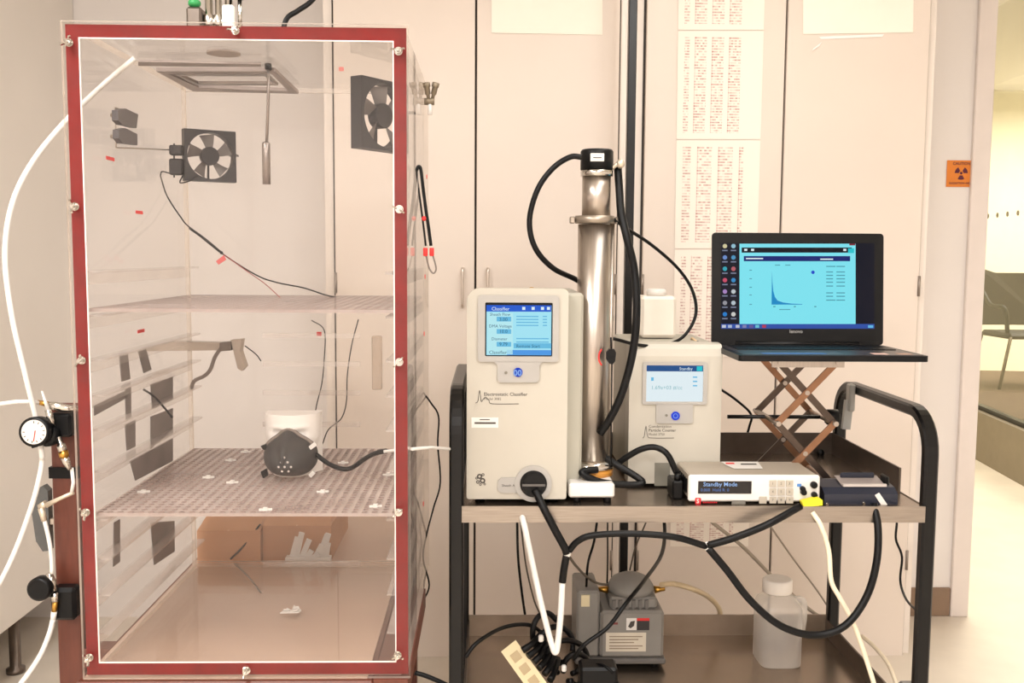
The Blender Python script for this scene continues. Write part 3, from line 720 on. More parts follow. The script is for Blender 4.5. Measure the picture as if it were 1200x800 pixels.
for j in range(m + 1):
    t_ = j / m
    for k in range(n):
        a = 2 * math.pi * k / n; r = rim(a) * t_
        dep = .075 * (1 - t_ ** 2.4) + .012 * math.exp(-((a - math.pi / 2) / .4) ** 2) * t_ * (1 - t_) * 3
        vs.append((mcx - .002 * (1 - t_) + r * math.cos(a), YM - dep, mcz - .006 * (1 - t_) + r * math.sin(a)))
for j in range(m):
    for k in range(n):
        a = j * n + k; b = j * n + (k + 1) % n; fs.append((a, a + n, b + n, b))
msk = mat('mask_grey', (58, 56, 55), .55, var=.08, scale=30, bump=.1)
for k in range(n):
    a = 2 * math.pi * k / n; r = rim(a); vs.append((mcx + r * math.cos(a), YM + .02, mcz + r * math.sin(a)))
for k in range(n):
    a = m * n + k; b = m * n + (k + 1) % n; fs.append((a, a + n, b + n, b))
mb = MB(); mb.add(vs, fs, 0, True); body = mb.build('mask_shell', msk, mk)
lip = [Vector((mcx + rim(a) * 1.0 * math.cos(a), YM - .001, mcz + rim(a) * math.sin(a))) for a in [math.pi * (.12 + .76 * k / 24) for k in range(25)]]
MB().tube(lip, .0045, 8).build('nose_lip', mat('mask_lip', (132, 120, 112), .5), mk)
for x, y in ((333, 536), (329.5, 541.5), (337, 541.5), (326.5, 547), (333.5, 547), (341, 547), (330.5, 552), (338, 552)):
    c = P(x, y, YM - .066); rr = math.hypot(c.x - mcx, c.z - mcz) / mR; yy = YM - .075 * (1 - min(1, rr) ** 2.4) - .001
    c = P(x, y, yy); MB().lathe([(.0026, 0), (.002, .0016)], c, (0, -1, 0), 10).build('vent_dot', mat('vent_white', (206, 198, 192), .5), mk)
for q in ([(358, 526), (361, 529), (372, 521), (369, 517)], [(362, 556), (365, 559), (370, 554), (367, 550)]):
    MB().prism([P(x, y, YM - .01) for x, y in q], (0, -.006, 0)).build('strap_tab', white, mk)
for q in ([(306, 522), (313, 519), (314, 527), (309, 526)], [(306, 552), (313, 548), (315, 556), (309, 560)]):
    MB().prism([P(x, y, YM - .002) for x, y in q], (0, -.006, 0)).build('strap_clip', rubber, mk)
# sampling hose from the mask to the right wall
sh = thing('sampling_hose', P(400, 550, 1.98), 'thick black hose with white ends running from the mask to the right wall', 'hose')
MB().tube(pcurve([(370, 532, 2.09), (385, 543, 2.08), (400, 549, 2.07), (412, 548, 2.07), (428, 537, 2.06), (440, 531, 2.05), (453, 528, 2.04)]), .0052, 10).build('hose_body', rubber, sh)
MB().tube([P(450, 529, 2.015), P(466, 527, 2.03), PX(483, 526, HX1 - .018)], .0034, 8).build('hose_end', white, sh)
MB().tube([PX(483, 526, HX1 - .006), P(505, 524, 2.06), P(527, 526, 2.1)], .0034, 8).build('hose_end', white, sh)

# cardboard boxes and bag behind the chamber
card = mat('cardboard', (196, 148, 112), .8, var=.06, scale=8)
def carton(x0, x1, y0, y1, Y, dep, label):
    a, b, z0, z1 = pxbox(x0, x1, y0, y1, Y); t = thing('cardboard_box', ((a + b) / 2, Y + dep / 2, HZ0), label, 'box', 'cardboard boxes behind the chamber')
    MB().box(a, b, Y, Y + dep, HZ0, z1).build('carton', card, t)
    MB().bar(((a + b) / 2 - .002, Y + dep * .5, z1 + .001), ((a + b) / 2 + .002, Y + dep * .5, z1 + .001), dep, .001).build('tape_seam', mat('parcel_tape', (214, 178, 140), .3), t)
    f_ = MB(); f_.hexa([Vector(p) for p in ((a, Y, z1 - .001), (b, Y, z1 - .001), (b, Y + .001, z1), (a, Y + .001, z1), (a + .01, Y + .08, z1 + .03), (b - .01, Y + .08, z1 + .03), (b - .01, Y + .082, z1 + .03), (a + .01, Y + .082, z1 + .03))]); f_.build('flap', card, t)
carton(231, 305, 622, 662, 2.46, .3, 'brown cardboard box behind the chamber, below the lower shelf')
carton(308, 388, 616, 660, 2.48, .3, 'brown cardboard box with a white packing bag before it, behind the chamber')
bg = MB(); c0 = P(362, 660, 2.44)
for k in range(9):
    x = c0.x - .05 + .011 * k; hgt = .03 + .028 * math.sin(k * 1.1 + .6) + .018; tlt = rv.uniform(-.012, .012)
    bg.bar((x, 2.452 + .003 * (k % 3), HZ0 + .0), (x + tlt + .02, 2.44, HZ0 + hgt + .01), .014, .004, up=(0, 1, 0))
bg.box(c0.x - .06, c0.x + .055, 2.436, 2.462, HZ0, HZ0 + .02)
tag(bg.build('packing_bag', white), 'crumpled white packing bag before the cardboard boxes', 'bag')

# fittings on the outside of the right wall
vf = thing('brass_fittings', P(505, 125, 2.42), 'pair of small brass valves on the chamber right wall', 'valve')
xw = HX1 - .006
for x in (499.5, 511):
    a = P(504 + (x - 504) * .3, 119, 2.28); b = P(x, 97, 2.28)
    MB().tube([a, a.lerp(b, .35), a.lerp(b, .4), a.lerp(b, .75), a.lerp(b, .78), b], [.004, .004, .0065, .0065, .0085, .0085], 8).build('valve', mat('old_brass', (138, 126, 108), .5, .7), vf)
a = P(505, 119, 2.28); MB().cyl((xw, a.y, a.z), (a.x + .008, a.y, a.z), .008, 10).build('manifold', mat('old_brass', (138, 126, 108), .5, .7), vf)
MB().cyl((a.x - .002, a.y, a.z - .03), (a.x - .002, a.y, a.z), .005, 8).build('stem', white, vf)
bl = thing('cord_loop', P(503, 320, 2.12), 'looped black cord with red beads on the chamber right wall', 'cord')
MB().tube(pcurve([(488, 200, 2.1), (491, 225, 2.1), (495, 255, 2.1), (499, 288, 2.1)]), .0022, 6).build('cord', rubber, bl)
MB().tube(pcurve([(488, 200, 2.1), (490, 195.5, 2.1), (493, 198, 2.1), (496, 222, 2.1), (499, 245, 2.1), (502, 265, 2.1), (505, 288, 2.1)]), .0036, 8).build('cord', rubber, bl)
MB().tube(pcurve([(499, 298, 2.1), (503, 314, 2.1), (508, 320, 2.1), (511, 314, 2.1), (507, 298, 2.1)]), .0018, 6).build('cord', mat('grey_wire', (120, 108, 100), .5), bl)
for x in (498.5, 506): MB().lathe([(.004, 0), (.005, .002), (.005, .016), (.004, .018)], P(x, 300, 2.1), (0, 0, 1), 10).build('bead', redd, bl)
MB().sphere(P(497, 256, 2.1), .0055, 10, 6).build('bead', redd, bl)
a = P(489, 196, 2.1); MB().cyl((xw, a.y, a.z), (a.x, a.y, a.z), .002, 6).build('hook', steel, bl)
tag(MB().tube(pcurve([(496, 460, 2.3), (489, 472, 2.3), (484, 485, 2.3), (483, 520, 2.3), (482, 560, 2.3), (488, 590, 2.3), (494, 635, 2.3), (492, 655, 2.3), (491, 685, 2.3), (497, 702, 2.3)]), .0019, 6).build('hanging_wire', mat('grey_wire', (120, 108, 100), .5)), 'thin grey wire hanging down against the chamber right wall', 'wire')
tag(MB().tube(pcurve([(496, 460, 2.33), (505, 472, 2.33), (514, 488, 2.33), (513, 520, 2.33), (516, 565, 2.33), (508, 595, 2.33), (499, 630, 2.33), (496, 655, 2.33), (503, 685, 2.33), (496, 704, 2.33)]), .0023, 6).build('hanging_wire', rubber), 'black wire hanging beside the chamber, looping near the cart leg', 'wire')
# gear on top of the chamber
ZT = HZ1
tv = thing('valve_cluster', P(255, 22, 1.82), 'cluster of steel valves with a green knob on the chamber top', 'valve')
tv.location.z = ZT - .006; ORG[tv.name].z = ZT - .006; zb = ZT - .006
YT = 1.825
def topx(x, Y=YT): return P(x, 10, Y).x
for x, r, h_ in ((245, .007, .12), (256, .006, .14), (268, .007, .13)):
    MB().lathe([(r * 1.5, 0), (r * 1.5, .03), (r, .032), (r, h_)], (topx(x), YT, zb), (0, 0, 1), 14).build('valve_stem', chrome, tv)
MB().box(topx(221), topx(239), YT - .018, YT + .018, zb, zb + .042, bev=.004).build('valve_body', darksteel, tv)
MB().sphere((topx(229), YT - .005, zb + .05), .012, 10, 7, sc=(1, 1, .7)).build('green_knob', mat('green_knob', (40, 140, 74), .4), tv)
MB().box(topx(264), topx(278), YT - .026, YT - .012, zb, zb + .044, bev=.003).build('white_block', white, tv)
MB().sphere((topx(281), YT, zb + .07), .015, 10, 7, sc=(1.2, 1, .8)).build('black_knob', black, tv)
MB().cyl((topx(281), YT, zb), (topx(281), YT, zb + .065), .004, 8).build('knob_stem', chrome, tv)
tag(MB().tube(curve([Vector((P(330, 27, 1.86).x, 1.86, HZ1 - .006)), P(336, 22, 1.865), P(350, 12, 1.88), P(368, -2, 1.9), P(395, -40, 1.95)]), .005, 8).build('thick_cable', rubber), 'thick black cable leaving the chamber top', 'cable')

# ------------------------------------------------------------------ white air lines and regulators on the upright
tl = PZ(158, 68, HZ1 - .019)
tag(MB().tube(curve([P(50, 538, 1.88), P(42, 490, 1.88), P(30, 440, 1.86), P(14, 370, 1.84), P(6, 300, 1.83), P(14, 240, 1.83), P(38, 190, 1.85), P(76, 143, 1.9), P(118, 102, 2.0), tl], 8), .0052, 10).build('air_line', tubew), 'white air line arching up into the chamber top', 'tube')
tag(MB().tube(pcurve([(50, 534, 1.885), (47, 555, 1.88), (38, 590, 1.87), (20, 640, 1.86), (0, 682, 1.85), (-30, 730, 1.85)]), .005, 10).build('air_line', tubew), 'white air line sweeping down from behind the pressure gauge', 'tube')
tag(MB().tube(pcurve([(-30, 476, 1.88), (0, 473, 1.88), (22, 470.5, 1.88), (40, 471, 1.89), (46, 472, 1.9)]), .004, 10).build('air_line', tubew), 'short white air line running level into the brass fitting', 'tube')
tag(MB().tube(pcurve([(62, 726, 1.885), (58, 742, 1.88), (48, 766, 1.87), (34, 788, 1.86), (15, 812, 1.85), (-10, 840, 1.84)]), .0052, 10).build('air_line', tubew), 'white air line leaving the lower regulator towards the floor', 'tube')
Yr = 1.90
rg = thing('pressure_regulator', P(62, 545, Yr), 'black pressure regulator with a round white gauge on the brown upright', 'regulator')
gc = P(40, 506, 1.86)
gdir = (P(40, 506, 1.86) - CAM).normalized() * -1
gdir = Vector((gdir.x * .3 - .1, -1, .1)).normalized()
MB().lathe([(.024, 0), (.029, .004), (.029, .03), (.024, .031)], gc - gdir * .03, gdir, 28).build('gauge_case', black, rg)
MB().lathe([(.0235, 0), (.0235, .0012)], gc + gdir * .0005, gdir, 28).build('gauge_face', mat('dial_white', (226, 216, 206), .3), rg)
uu = gdir.orthogonal().normalized(); vv = gdir.cross(uu)
for k in range(11):
    an = math.radians(-45 + 27 * k); d = uu * math.cos(an) + vv * math.sin(an)
    MB().bar(gc + gdir * .002 + d * .017, gc + gdir * .002 + d * .021, .0012, .0006, up=tuple(gdir)).build('dial_tick', black, rg)
MB().bar(gc + gdir * .0024 - uu * .004, gc + gdir * .0024 + (uu * .7 + vv * .7) * .018, .0015, .0008, up=tuple(gdir)).build('needle', redd, rg)
MB().lathe([(.017, 0), (.022, .004), (.022, .022), (.014, .026)], P(62, 508, 1.905), Vector((-.15, -1, 0)), 18).build('regulator_body', black, rg)
MB().tube([P(36, 516, 1.885), P(66, 510, 1.9)], [.016, .012], 12).build('regulator_neck', black, rg)
MB().box(*[v for v in (P(58, 500, Yr).x, P(84, 500, Yr).x)], 1.895, 1.93, P(70, 512, Yr).z, P(70, 484, Yr).z, bev=.005).build('regulator_block', black, rg)
def fitting(pts, rs, m, name, par, n=10):
    MB().tube([P(*p) for p in pts], rs, n).build(name, m, par)
fitting([(44, 471, 1.9), (58, 474, 1.9)], [.0045, .006], brass, 'brass_fitting', rg)
fitting([(57, 474, 1.895), (66, 476, 1.895), (78, 478, 1.9), (92, 478, 1.905)], [.006, .009, .007, .005], chrome, 'steel_fitting', rg)
fitting([(49, 458, 1.885), (53, 470, 1.885), (57, 482, 1.89)], [.0018, .003, .0045], white, 'white_nozzle', rg)
fitting([(56, 480, 1.887), (60, 492, 1.89), (62, 500, 1.895)], [.006, .008, .006], chrome, 'steel_fitting', rg)
fitting([(68, 512, 1.885), (71, 520, 1.885), (71.5, 521, 1.885), (74, 529, 1.885)], [.006, .006, .0085, .0085], chrome, 'quick_coupling', rg)
fitting([(74, 529, 1.885), (75.5, 535, 1.885)], [.0095, .0095], brass, 'brass_ring', rg)
fitting([(75.5, 535, 1.885), (78, 541, 1.885), (82, 550, 1.885)], [.0075, .0075, .004], chrome, 'quick_coupling', rg)
fitting([(84, 548, 1.89), (86, 565, 1.885), (84, 577, 1.885)], [.0035, .0035, .0035], tubew, 'feed_tube', rg)
fitting([(86, 577, 1.885), (70, 584, 1.885), (54, 592, 1.885)], [.004, .004, .0055], mat('pale_fitting', (214, 200, 180), .35, .5), 'elbow', rg)
fitting([(54, 590, 1.885), (46, 594, 1.885)], [.0075, .006], mat('pale_fitting', (214, 200, 180), .35, .5), 'elbow', rg)
fitting([(48, 595, 1.885), (52, 610, 1.885)], [.0065, .0055], mat('pale_fitting', (214, 200, 180), .35, .5), 'elbow', rg)
MB().tube(pcurve([(52, 609, 1.885), (57, 630, 1.885), (60, 650, 1.885), (61, 672, 1.885)]), .0042, 8).build('feed_tube', tubew, rg)
sb = thing('upright_strap', P(76, 560, 1.92), 'black strap wrapped around the brown upright', 'strap')
a, b, z0, z1 = pxbox(58, 93, 547, 560, 1.93)
MB().ring([Vector((a, 1.926, z0)), Vector((b, 1.926, z0)), Vector((b, 1.984, z0)), Vector((a, 1.984, z0))], [Vector((ux0 - .0005, 1.9295, z0)), Vector((ux1 + .0005, 1.9295, z0)), Vector((ux1 + .0005, 1.9805, z0)), Vector((ux0 - .0005, 1.9805, z0))], (0, 0, z1 - z0)).build('strap_band', rubber, sb)
cp = thing('clamp_plate', P(48, 645, 1.96), 'dark grey plastic clamp plate behind the brown upright', 'clamp')
MB().prism([P(x, y, 1.985) for x, y in [(44, 572), (50, 569), (56, 575), (58, 645), (50, 646), (42, 634), (37, 600)]], (0, .02, 0)).build('plate', mat('slate_plastic', (86, 86, 84), .45), cp)
MB().bar(P(54, 610, 1.995), P(66, 610, 1.995), .012, .012).build('stud', steel, cp)
r2 = thing('lower_regulator', P(65, 726, Yr), 'black flow regulator with a round black knob low on the brown upright', 'regulator')
kc = P(45.5, 691, 1.87)
MB().lathe([(.021, 0), (.0235, .003), (.0235, .022), (.019, .026), (.012, .026)], kc + Vector((0, .022, 0)), (0, -1, .05), 24).build('knob', black, r2)
fitting([(57, 671, 1.89), (61, 682, 1.89), (64, 692, 1.89)], [.006, .0085, .007], chrome, 'steel_fitting', r2)
fitting([(46, 691, 1.885), (66, 695, 1.895)], [.008, .01], black, 'regulator_neck', r2)
MB().box(P(60, 700, Yr).x, P(90, 700, Yr).x, 1.892, 1.929, P(70, 726, Yr).z, P(70, 688, Yr).z, bev=.007).build('regulator_body', black, r2)
fitting([(64, 694, 1.886), (65, 704, 1.886)], [.007, .0075], chrome, 'steel_fitting', r2)
fitting([(65, 704, 1.886), (63.5, 716, 1.886)], [.0055, .0055], brass, 'brass_fitting', r2)
fitting([(63.5, 716, 1.886), (62, 727, 1.886)], [.006, .005], white, 'tube_nut', r2)
# ------------------------------------------------------------------ steel cart
YFc, YRc = 2.18, 2.76
ZSH = P(800, 592, YFc).z            # top shelf surface
LX = P(535, 600, YFc).x; RX = P(1087, 600, YFc).x
ZLO = P(800, 748, YRc - .02).z      # lower shelf surface
ct = thing('steel_cart', ((LX + RX) / 2, (YFc + YRc) / 2, 0), 'two-shelf steel cart with black tubular end frames', 'cart')
W2 = .0165
ztopR = P(1060, 487, YFc).z; ztopL = P(538, 462, YFc).z; zrr = P(990, 462, YRc).z
def endframe(x, ztop):
    mb = MB(); yf, yr = YFc - .0, YRc; r = .09
    path = [(x, yf, .11), (x, yf, ztop - r)]
    for k in range(1, 9):
        a = math.radians(90 * k / 8); path.append((x, yf + r - r * math.cos(a), ztop - r + r * math.sin(a)))
    path.append((x, yr - r, ztop))
    for k in range(1, 9):
        a = math.radians(90 * k / 8); path.append((x, yr - r + r * math.sin(a), ztop - r + r * math.cos(a)))
    path.append((x, yr, .11))
    # rectangular tube swept along the path in the YZ plane
    p = [Vector(q) for q in path]; n = len(p); vs = []; fs = []; h = .0135; c = .005
    for i in range(n):
        t_ = (p[min(i + 1, n - 1)] - p[max(i - 1, 0)]).normalized(); nr = Vector((0, -t_.z, t_.y))
        for a, b in ((-W2 + c, -h), (W2 - c, -h), (W2, -h + c), (W2, h - c), (W2 - c, h), (-W2 + c, h), (-W2, h - c), (-W2, -h + c)):
            vs.append(p[i] + Vector((a, 0, 0)) + nr * b)
    for i in range(n - 1):
        for k in range(8):
            a = i * 8 + k; b = i * 8 + (k + 1) % 8; fs.append((a, b, b + 8, a + 8))
    fs += [tuple(range(8))[::-1], tuple(range((n - 1) * 8, n * 8))]
    mb.add(vs, fs); return mb
endframe(LX, ztopL).build('end_frame', blackm, ct)
endframe(RX, ztopR).build('end_frame', blackm, ct)
sx0, sx1 = LX + W2 - .004, RX - W2 + .004
def tray(z, lipf, name):
    mb = MB(); mb.box(sx0, sx1, YFc - .012, YRc + .01, z - .004, z, 1)
    mb.box(sx0, sx1, YFc - .016, YFc - .012, z - .036, z + .002, 0)            # front fascia
    mb.box(sx0, sx1, YRc + .01, YRc + .014, z - .036, z + lipf, 0)             # raised back
    mb.box(sx0 - .002, sx0, YFc - .012, YRc + .01, z - .036, z + .002, 0)
    mb.box(sx1, sx1 + .002, YFc - .012, YRc + .01, z - .036, z + .002, 0)
    return mb.build(name, [steelh, mat('shelf_top_steel', (158, 144, 130), .26, .95, var=.12, scale=6)], ct)
tray(ZSH, .006, 'top_shelf'); tray(ZLO, .006, 'lower_shelf')
for z in (ZSH, ZLO):
    MB().box(sx0, sx1, YRc + .004, YRc + .0095, z, z + .062).build('back_guard', mat('dark_guard', (96, 86, 78), .35, .7, var=.15) if z == ZSH else mat('steel_guard', (150, 136, 122), .35, .8, var=.12), ct)
    if z == ZSH:
        MB().box(sx1 - .006, sx1 - .001, YFc + .12, YRc + .003, z, z + .062).build('side_guard', mat('dark_guard', (96, 86, 78), .35, .7, var=.15), ct)
    else:
        for q in (sx0 + .001, sx1 - .006): MB().box(q, q + .005, YFc, YRc + .003, z, z + .05).build('side_guard', mat('dark_guard', (96, 86, 78), .35, .7, var=.15), ct)
for x in (LX, RX):
    for y in (YFc, YRc):
        c_ = MB(); c_.lathe([(.045, -.016), (.05, -.012), (.05, .012), (.045, .016)], (x, y, .05), (1, 0, 0), 20); c_.build('caster_wheel', rubber, ct)
        f_ = MB(); f_.box(x - .024, x - .019, y - .02, y + .02, .05, .105); f_.box(x + .019, x + .024, y - .02, y + .02, .05, .105); f_.box(x - .024, x + .024, y - .025, y + .025, .103, .112); f_.build('caster_fork', steel, ct)
for x in (LX, RX):
    a = P(1064 if x > 0 else 540, 790, YFc); MB().box(x - .032, x + .0165, YFc - .02, YFc + .05, ZLO + .07, ZLO + .105, bev=.006).build('corner_bracket', mat('grey_bracket', (132, 128, 126), .4, .5), ct) if x > 0 else None
    MB().sphere((x - .06 * (1 if x > 0 else -1), YRc - .02, ZSH + .008), .011, 10, 7).build('rubber_bumper', rubber, ct)
cl = thing('rail_clamp', P(985, 490, 2.72), 'small grey plastic clamp hooked on the cart rail beside the lab jack', 'clamp')
q = P(983, 476, YRc - .08)
MB().box(RX - .034, RX - .0168, YRc - .16, YRc - .13, ztopR - .06, ztopR + .016, bev=.004).build('clamp_jaw', mat('pale_grey_plastic', (168, 168, 164), .4), cl)
MB().bar((RX - .03, YRc - .145, ztopR - .03), (RX - .036, YRc - .145, ztopR - .11), .022, .014, up=(0, 1, 0)).build('clamp_tail', mat('pale_grey_plastic', (168, 168, 164), .4), cl)
tagc = P(985, 500, YRc)

# ------------------------------------------------------------------ electrostatic classifier
YK = 2.19
kx0, kx1, kz0, kz1 = pxbox(547, 665, 338, 586, YK)
kz0 = ZSH
k = thing('classifier_unit', ((kx0 + kx1) / 2, YK + .18, ZSH), 'tall cream instrument with a blue touch screen and black inlet plug', 'instrument')
MB().prism(rrect(kx0, kx1, kz0 + .012, kz1, .02, YK, 6, rs=(.006, .006, .012, .03)), (0, .05, 0)).build('front_cover', cream, k)
x1b = P(680, 450, 2.3).x
MB().box(kx0 + .012, x1b, YK + .05, YK + .40, kz0 + .012, P(640, 342, 2.3).z, bev=.006).build('chassis', greyp, k)
for fx in (kx0 + .03, kx1 - .03):
    for fy in (YK + .04, YK + .36): MB().cyl((fx, fy, ZSH), (fx, fy, ZSH + .013), .012, 12).build('foot', rubber, k)
MB().box(P(577, 337, YK).x, P(660, 337, YK).x, YK + .08, YK + .3, P(600, 342, 2.3).z, P(600, 342, 2.3).z + .003).build('top_plate', mat('top_grey', (150, 138, 126), .4), k)
c_ = P(623, 338, 2.27); MB().lathe([(.004, 0), (.007, .002), (.007, .009), (.003, .011)], (c_.x, 2.27, P(600, 342, 2.3).z + .002), (0, 0, 1), 10).build('brass_port', brass, k)
def kpx(x, y, Y=YK): return P(x, y, Y)
# screen bezel with its tab
yb = YK - .006
a0, a1, b0, b1 = pxbox(560, 655, 346, 424, yb); t0, t1, u0, u1 = pxbox(583, 632, 424, 448, yb)
outl = rrect(a0, a1, b0, b1, .008, yb, 4)
bz = [Vector((a0, yb, b0 + .012)), Vector((a0 + .006, yb, b0)), Vector((t0 - .006, yb, b0)), Vector((t0, yb, b0 - .008)), Vector((t0, yb, u0 + .008)), Vector((t0 + .008, yb, u0)), Vector((t1 - .008, yb, u0)), Vector((t1, yb, u0 + .008)), Vector((t1, yb, b0 - .008)), Vector((t1 + .006, yb, b0)), Vector((a1 - .006, yb, b0)), Vector((a1, yb, b0 + .012)), Vector((a1, yb, b1 - .006)), Vector((a1 - .006, yb, b1)), Vector((a0 + .006, yb, b1)), Vector((a0, yb, b1 - .006))]
s0, s1, q0, q1 = pxbox(570, 646, 357, 416, yb)
# bezel as upper frame (ring) plus lower tab
fr4 = [Vector((a0, yb, b0)), Vector((a1, yb, b0)), Vector((a1, yb, b1)), Vector((a0, yb, b1))]
in4 = [Vector((s0 - .003, yb, q0 - .003)), Vector((s1 + .003, yb, q0 - .003)), Vector((s1 + .003, yb, q1 + .005)), Vector((s0 - .003, yb, q1 + .005))]
def rr_n(x0, x1, z0, z1, r, y): return rrect(x0, x1, z0, z1, r, y, 4)
bez = MB(); bez.ring(rr_n(a0, a1, b0, b1, .008, yb), rr_n(in4[0].x, in4[1].x, in4[0].z, in4[2].z, .003, yb), (0, .0065, 0))
bez.prism([Vector((t0 - .008, yb, b0 + .0005)), Vector((t0, yb, b0 - .008)), Vector((t0, yb, u0 + .006)), Vector((t0 + .006, yb, u0)), Vector((t1 - .006, yb, u0)), Vector((t1, yb, u0 + .006)), Vector((t1, yb, b0 - .008)), Vector((t1 + .008, yb, b0 + .0005))], (0, .0065, 0))
bez.build('bezel', creamd, k)
ys_ = YK - .002
scr = MB().box(in4[0].x, in4[1].x, ys_, YK, in4[0].z, in4[2].z).build('screen', emit('screen_bezel_dark', (90, 84, 80), .15), k)
def flat(x0, x1, y0, y1, Y, m, name, par, th=.0006):
    a, b, c, d = pxbox(x0, x1, y0, y1, Y); return MB().box(a, b, Y - th, Y, c, d).build(name, m, par)
cy1 = emit('lcd_cyan', (170, 238, 255), 1.0); cy2 = emit('lcd_cyan_mid', (112, 204, 246), .9); bl1 = emit('lcd_blue', (28, 98, 226), .9); bl2 = emit('lcd_light_blue', (84, 168, 250), .9); lw = emit('lcd_white', (235, 252, 255), 1.0)
ink = emit('lcd_ink', (40, 110, 150), .7)
flat(570, 646, 357.5, 416, ys_, cy1, 'display_page', scr)
flat(570, 646, 357.5, 365, ys_ - .0007, bl1, 'title_bar', scr)
flat(594, 646, 410, 416, ys_ - .0007, bl2, 'status_bar', scr)
flat(602, 646, 402, 408, ys_ - .0007, cy2, 'button_bar', scr)
flat(571, 601, 366.5, 415, ys_ - .0007, emit('lcd_cyan_pale', (190, 244, 252), 1.0), 'left_column', scr)
for y in (371, 385.5, 400.5): flat(582, 599, y, y + 5.5, ys_ - .0014, cy2, 'value_box', scr)
def lbl(txt, x, y, hpx, Y, m, par, name='lettering', bold=.0, align='LEFT'):
    return text_mb(txt, P(x, y, Y), hpx * mpp(Y) / .7, bold=bold, align=align, thick=.0003).build(name, m, par)
lbl('Classifier', 576, 363.5, 4, ys_ - .0014, lw, scr)
for (x, y, s) in ((574, 369.8, 'Sheath Flow'), (573, 383.5, 'DMA Voltage'), (576, 398.5, 'Diameter')): lbl(s, x, y, 3.4, ys_ - .0014, ink, scr)
for (x, y, s) in ((585, 376, '3.00'), (585, 390, '10.0'), (585, 405, '9.79')): lbl(s, x, y, 4, ys_ - .002, ink, scr)
for y in (370, 373.5, 377, 380.5, 396, 400): flat(605, 605 + (26 if y < 390 else 38), y, y + 1.3, ys_ - .0012, cy2, 'text_line', scr); flat(636, 641, y, y + 1.3, ys_ - .0012, cy2, 'text_line', scr)
lbl('Classifier', 573, 414.5, 4, ys_ - .0014, ink, scr); lbl('Remote Start', 605, 407, 3.6, ys_ - .0014, ink, scr)
for x in (612, 623, 634, 641): flat(x, x + 3.5, 359.5, 363, ys_ - .0014, lw, 'icon', scr)
c_ = P(607, 436, yb); MB().prism(circ(c_.x, c_.z, .0105, yb, 20), (0, -.0025, 0)).build('power_button', emit('blue_glow', (30, 70, 220), .8), k)
lbl('00', 601.5, 440, 7, yb - .0026, emit('button_ink', (150, 190, 255), .9), k, bold=.03)
c_ = P(593, 436.5, yb); MB().prism(circ(c_.x, c_.z, .0035, yb, 12), (0, -.0015, 0)).build('status_led', mat('led_grey', (120, 116, 104), .4), k)
inkd = mat('printed_ink', (70, 64, 60), .6)
lbl('Electrostatic Classifier', 567, 463.5, 4.0, YK, inkd, k, bold=.01)
lbl('Model 3082', 567, 468.5, 3.0, YK, inkd, k)
pk = [P(x, y, YK - .001) for x, y in ((557, 472), (560, 470), (562, 457), (564, 470), (566, 468), (569, 465), (573, 469), (577, 473), (608, 473))]
MB().tube(curve(pk, 4), .0006, 5).build('peak_line', inkd, k)
st_ = flat(552.5, 584, 489, 501, YK, white, 'asset_sticker', k)
flat(556, 581, 494.5, 496.5, YK - .0008, inkd, 'barcode_line', st_); flat(562, 574, 491, 492, YK - .0008, inkd, 'barcode_line', st_)
for (x, y, r) in ((562, 558, 3.2), (565.5, 563, 3.4), (560, 564.5, 2.2), (566, 556, 1.8), (558.5, 560, 1.6), (568, 567, 1.5), (563, 567.5, 1.6)):
    c_ = P(x, y, YK); MB().ring(circ(c_.x, c_.z, r * mpp(YK), YK, 12), circ(c_.x, c_.z, r * .45 * mpp(YK), YK, 12), (0, -.0006, 0)).build('logo_mark', inkd, k)
# inlet boss
c_ = P(625, 566, YK); R1 = 22 * mpp(YK)
MB().ring(circ(c_.x, c_.z, R1, YK, 32), circ(c_.x, c_.z, R1 * .74, YK, 32), (0, -.007, 0)).build('inlet_ring', creamd, k)
MB().prism([P(x, y, YK) for x, y in [(607, 559), (588, 559), (583.5, 563), (583, 573), (587, 577), (607, 577)]], (0, -.004, 0)).build('inlet_tab', creamd, k)
lbl('Sheath Air', 588, 570, 3, YK - .0042, inkd, k)
ip = thing('inlet_plug', P(625, 575, YK), 'round black inlet plug pressed into the cream instrument front', 'plug')
MB().lathe([(R1 * .72, 0), (R1 * .72, .008), (R1 * .6, .014), (R1 * .6, .016)], c_ + Vector((0, -.0005, 0)), (0, -1, 0), 24).build('plug_disc', black, ip)
MB().box(c_.x - R1 * .62, c_.x + R1 * .62, YK - .019, YK - .0165, c_.z - .003, c_.z + .002).build('plug_ridge', mat('grip_grey', (96, 92, 88), .4), ip)

# ------------------------------------------------------------------ long steel column beside it, on a white base
cbp = thing('white_platform', P(690, 588, 2.2), 'white platform carrying the steel column', 'base')
bx0, bx1 = P(666.5, 575, 2.2).x, P(720, 575, 2.2).x
ztp = P(690, 566, 2.2).z
MB().box(bx0, bx1, 2.195, 2.42, ZSH + .014, ztp, bev=.004).build('platform_block', white, cbp)
for fx in (bx0 + .02, bx1 - .015):
    for fy in (2.21, 2.40): MB().cyl((fx, fy, ZSH), (fx, fy, ZSH + .015), .009, 10).build('foot', rubber, cbp)
YM_ = 2.30
cc = P(695, 400, YM_); rc = 19.5 * mpp(YM_)
def zz(y): return P(695, y, YM_).z
co = thing('steel_column', (cc.x, YM_, ztp), 'tall polished steel cylinder column with a black cap', 'column')
MB().lathe([(rc * 1.32, 0), (rc * 1.32, zz(546) - ztp - .004), (rc * 1.15, zz(546) - ztp)], (cc.x, YM_, ztp), (0, 0, 1), 32).build('base_flange', mat('amber_resin', (206, 142, 58), .35), co)
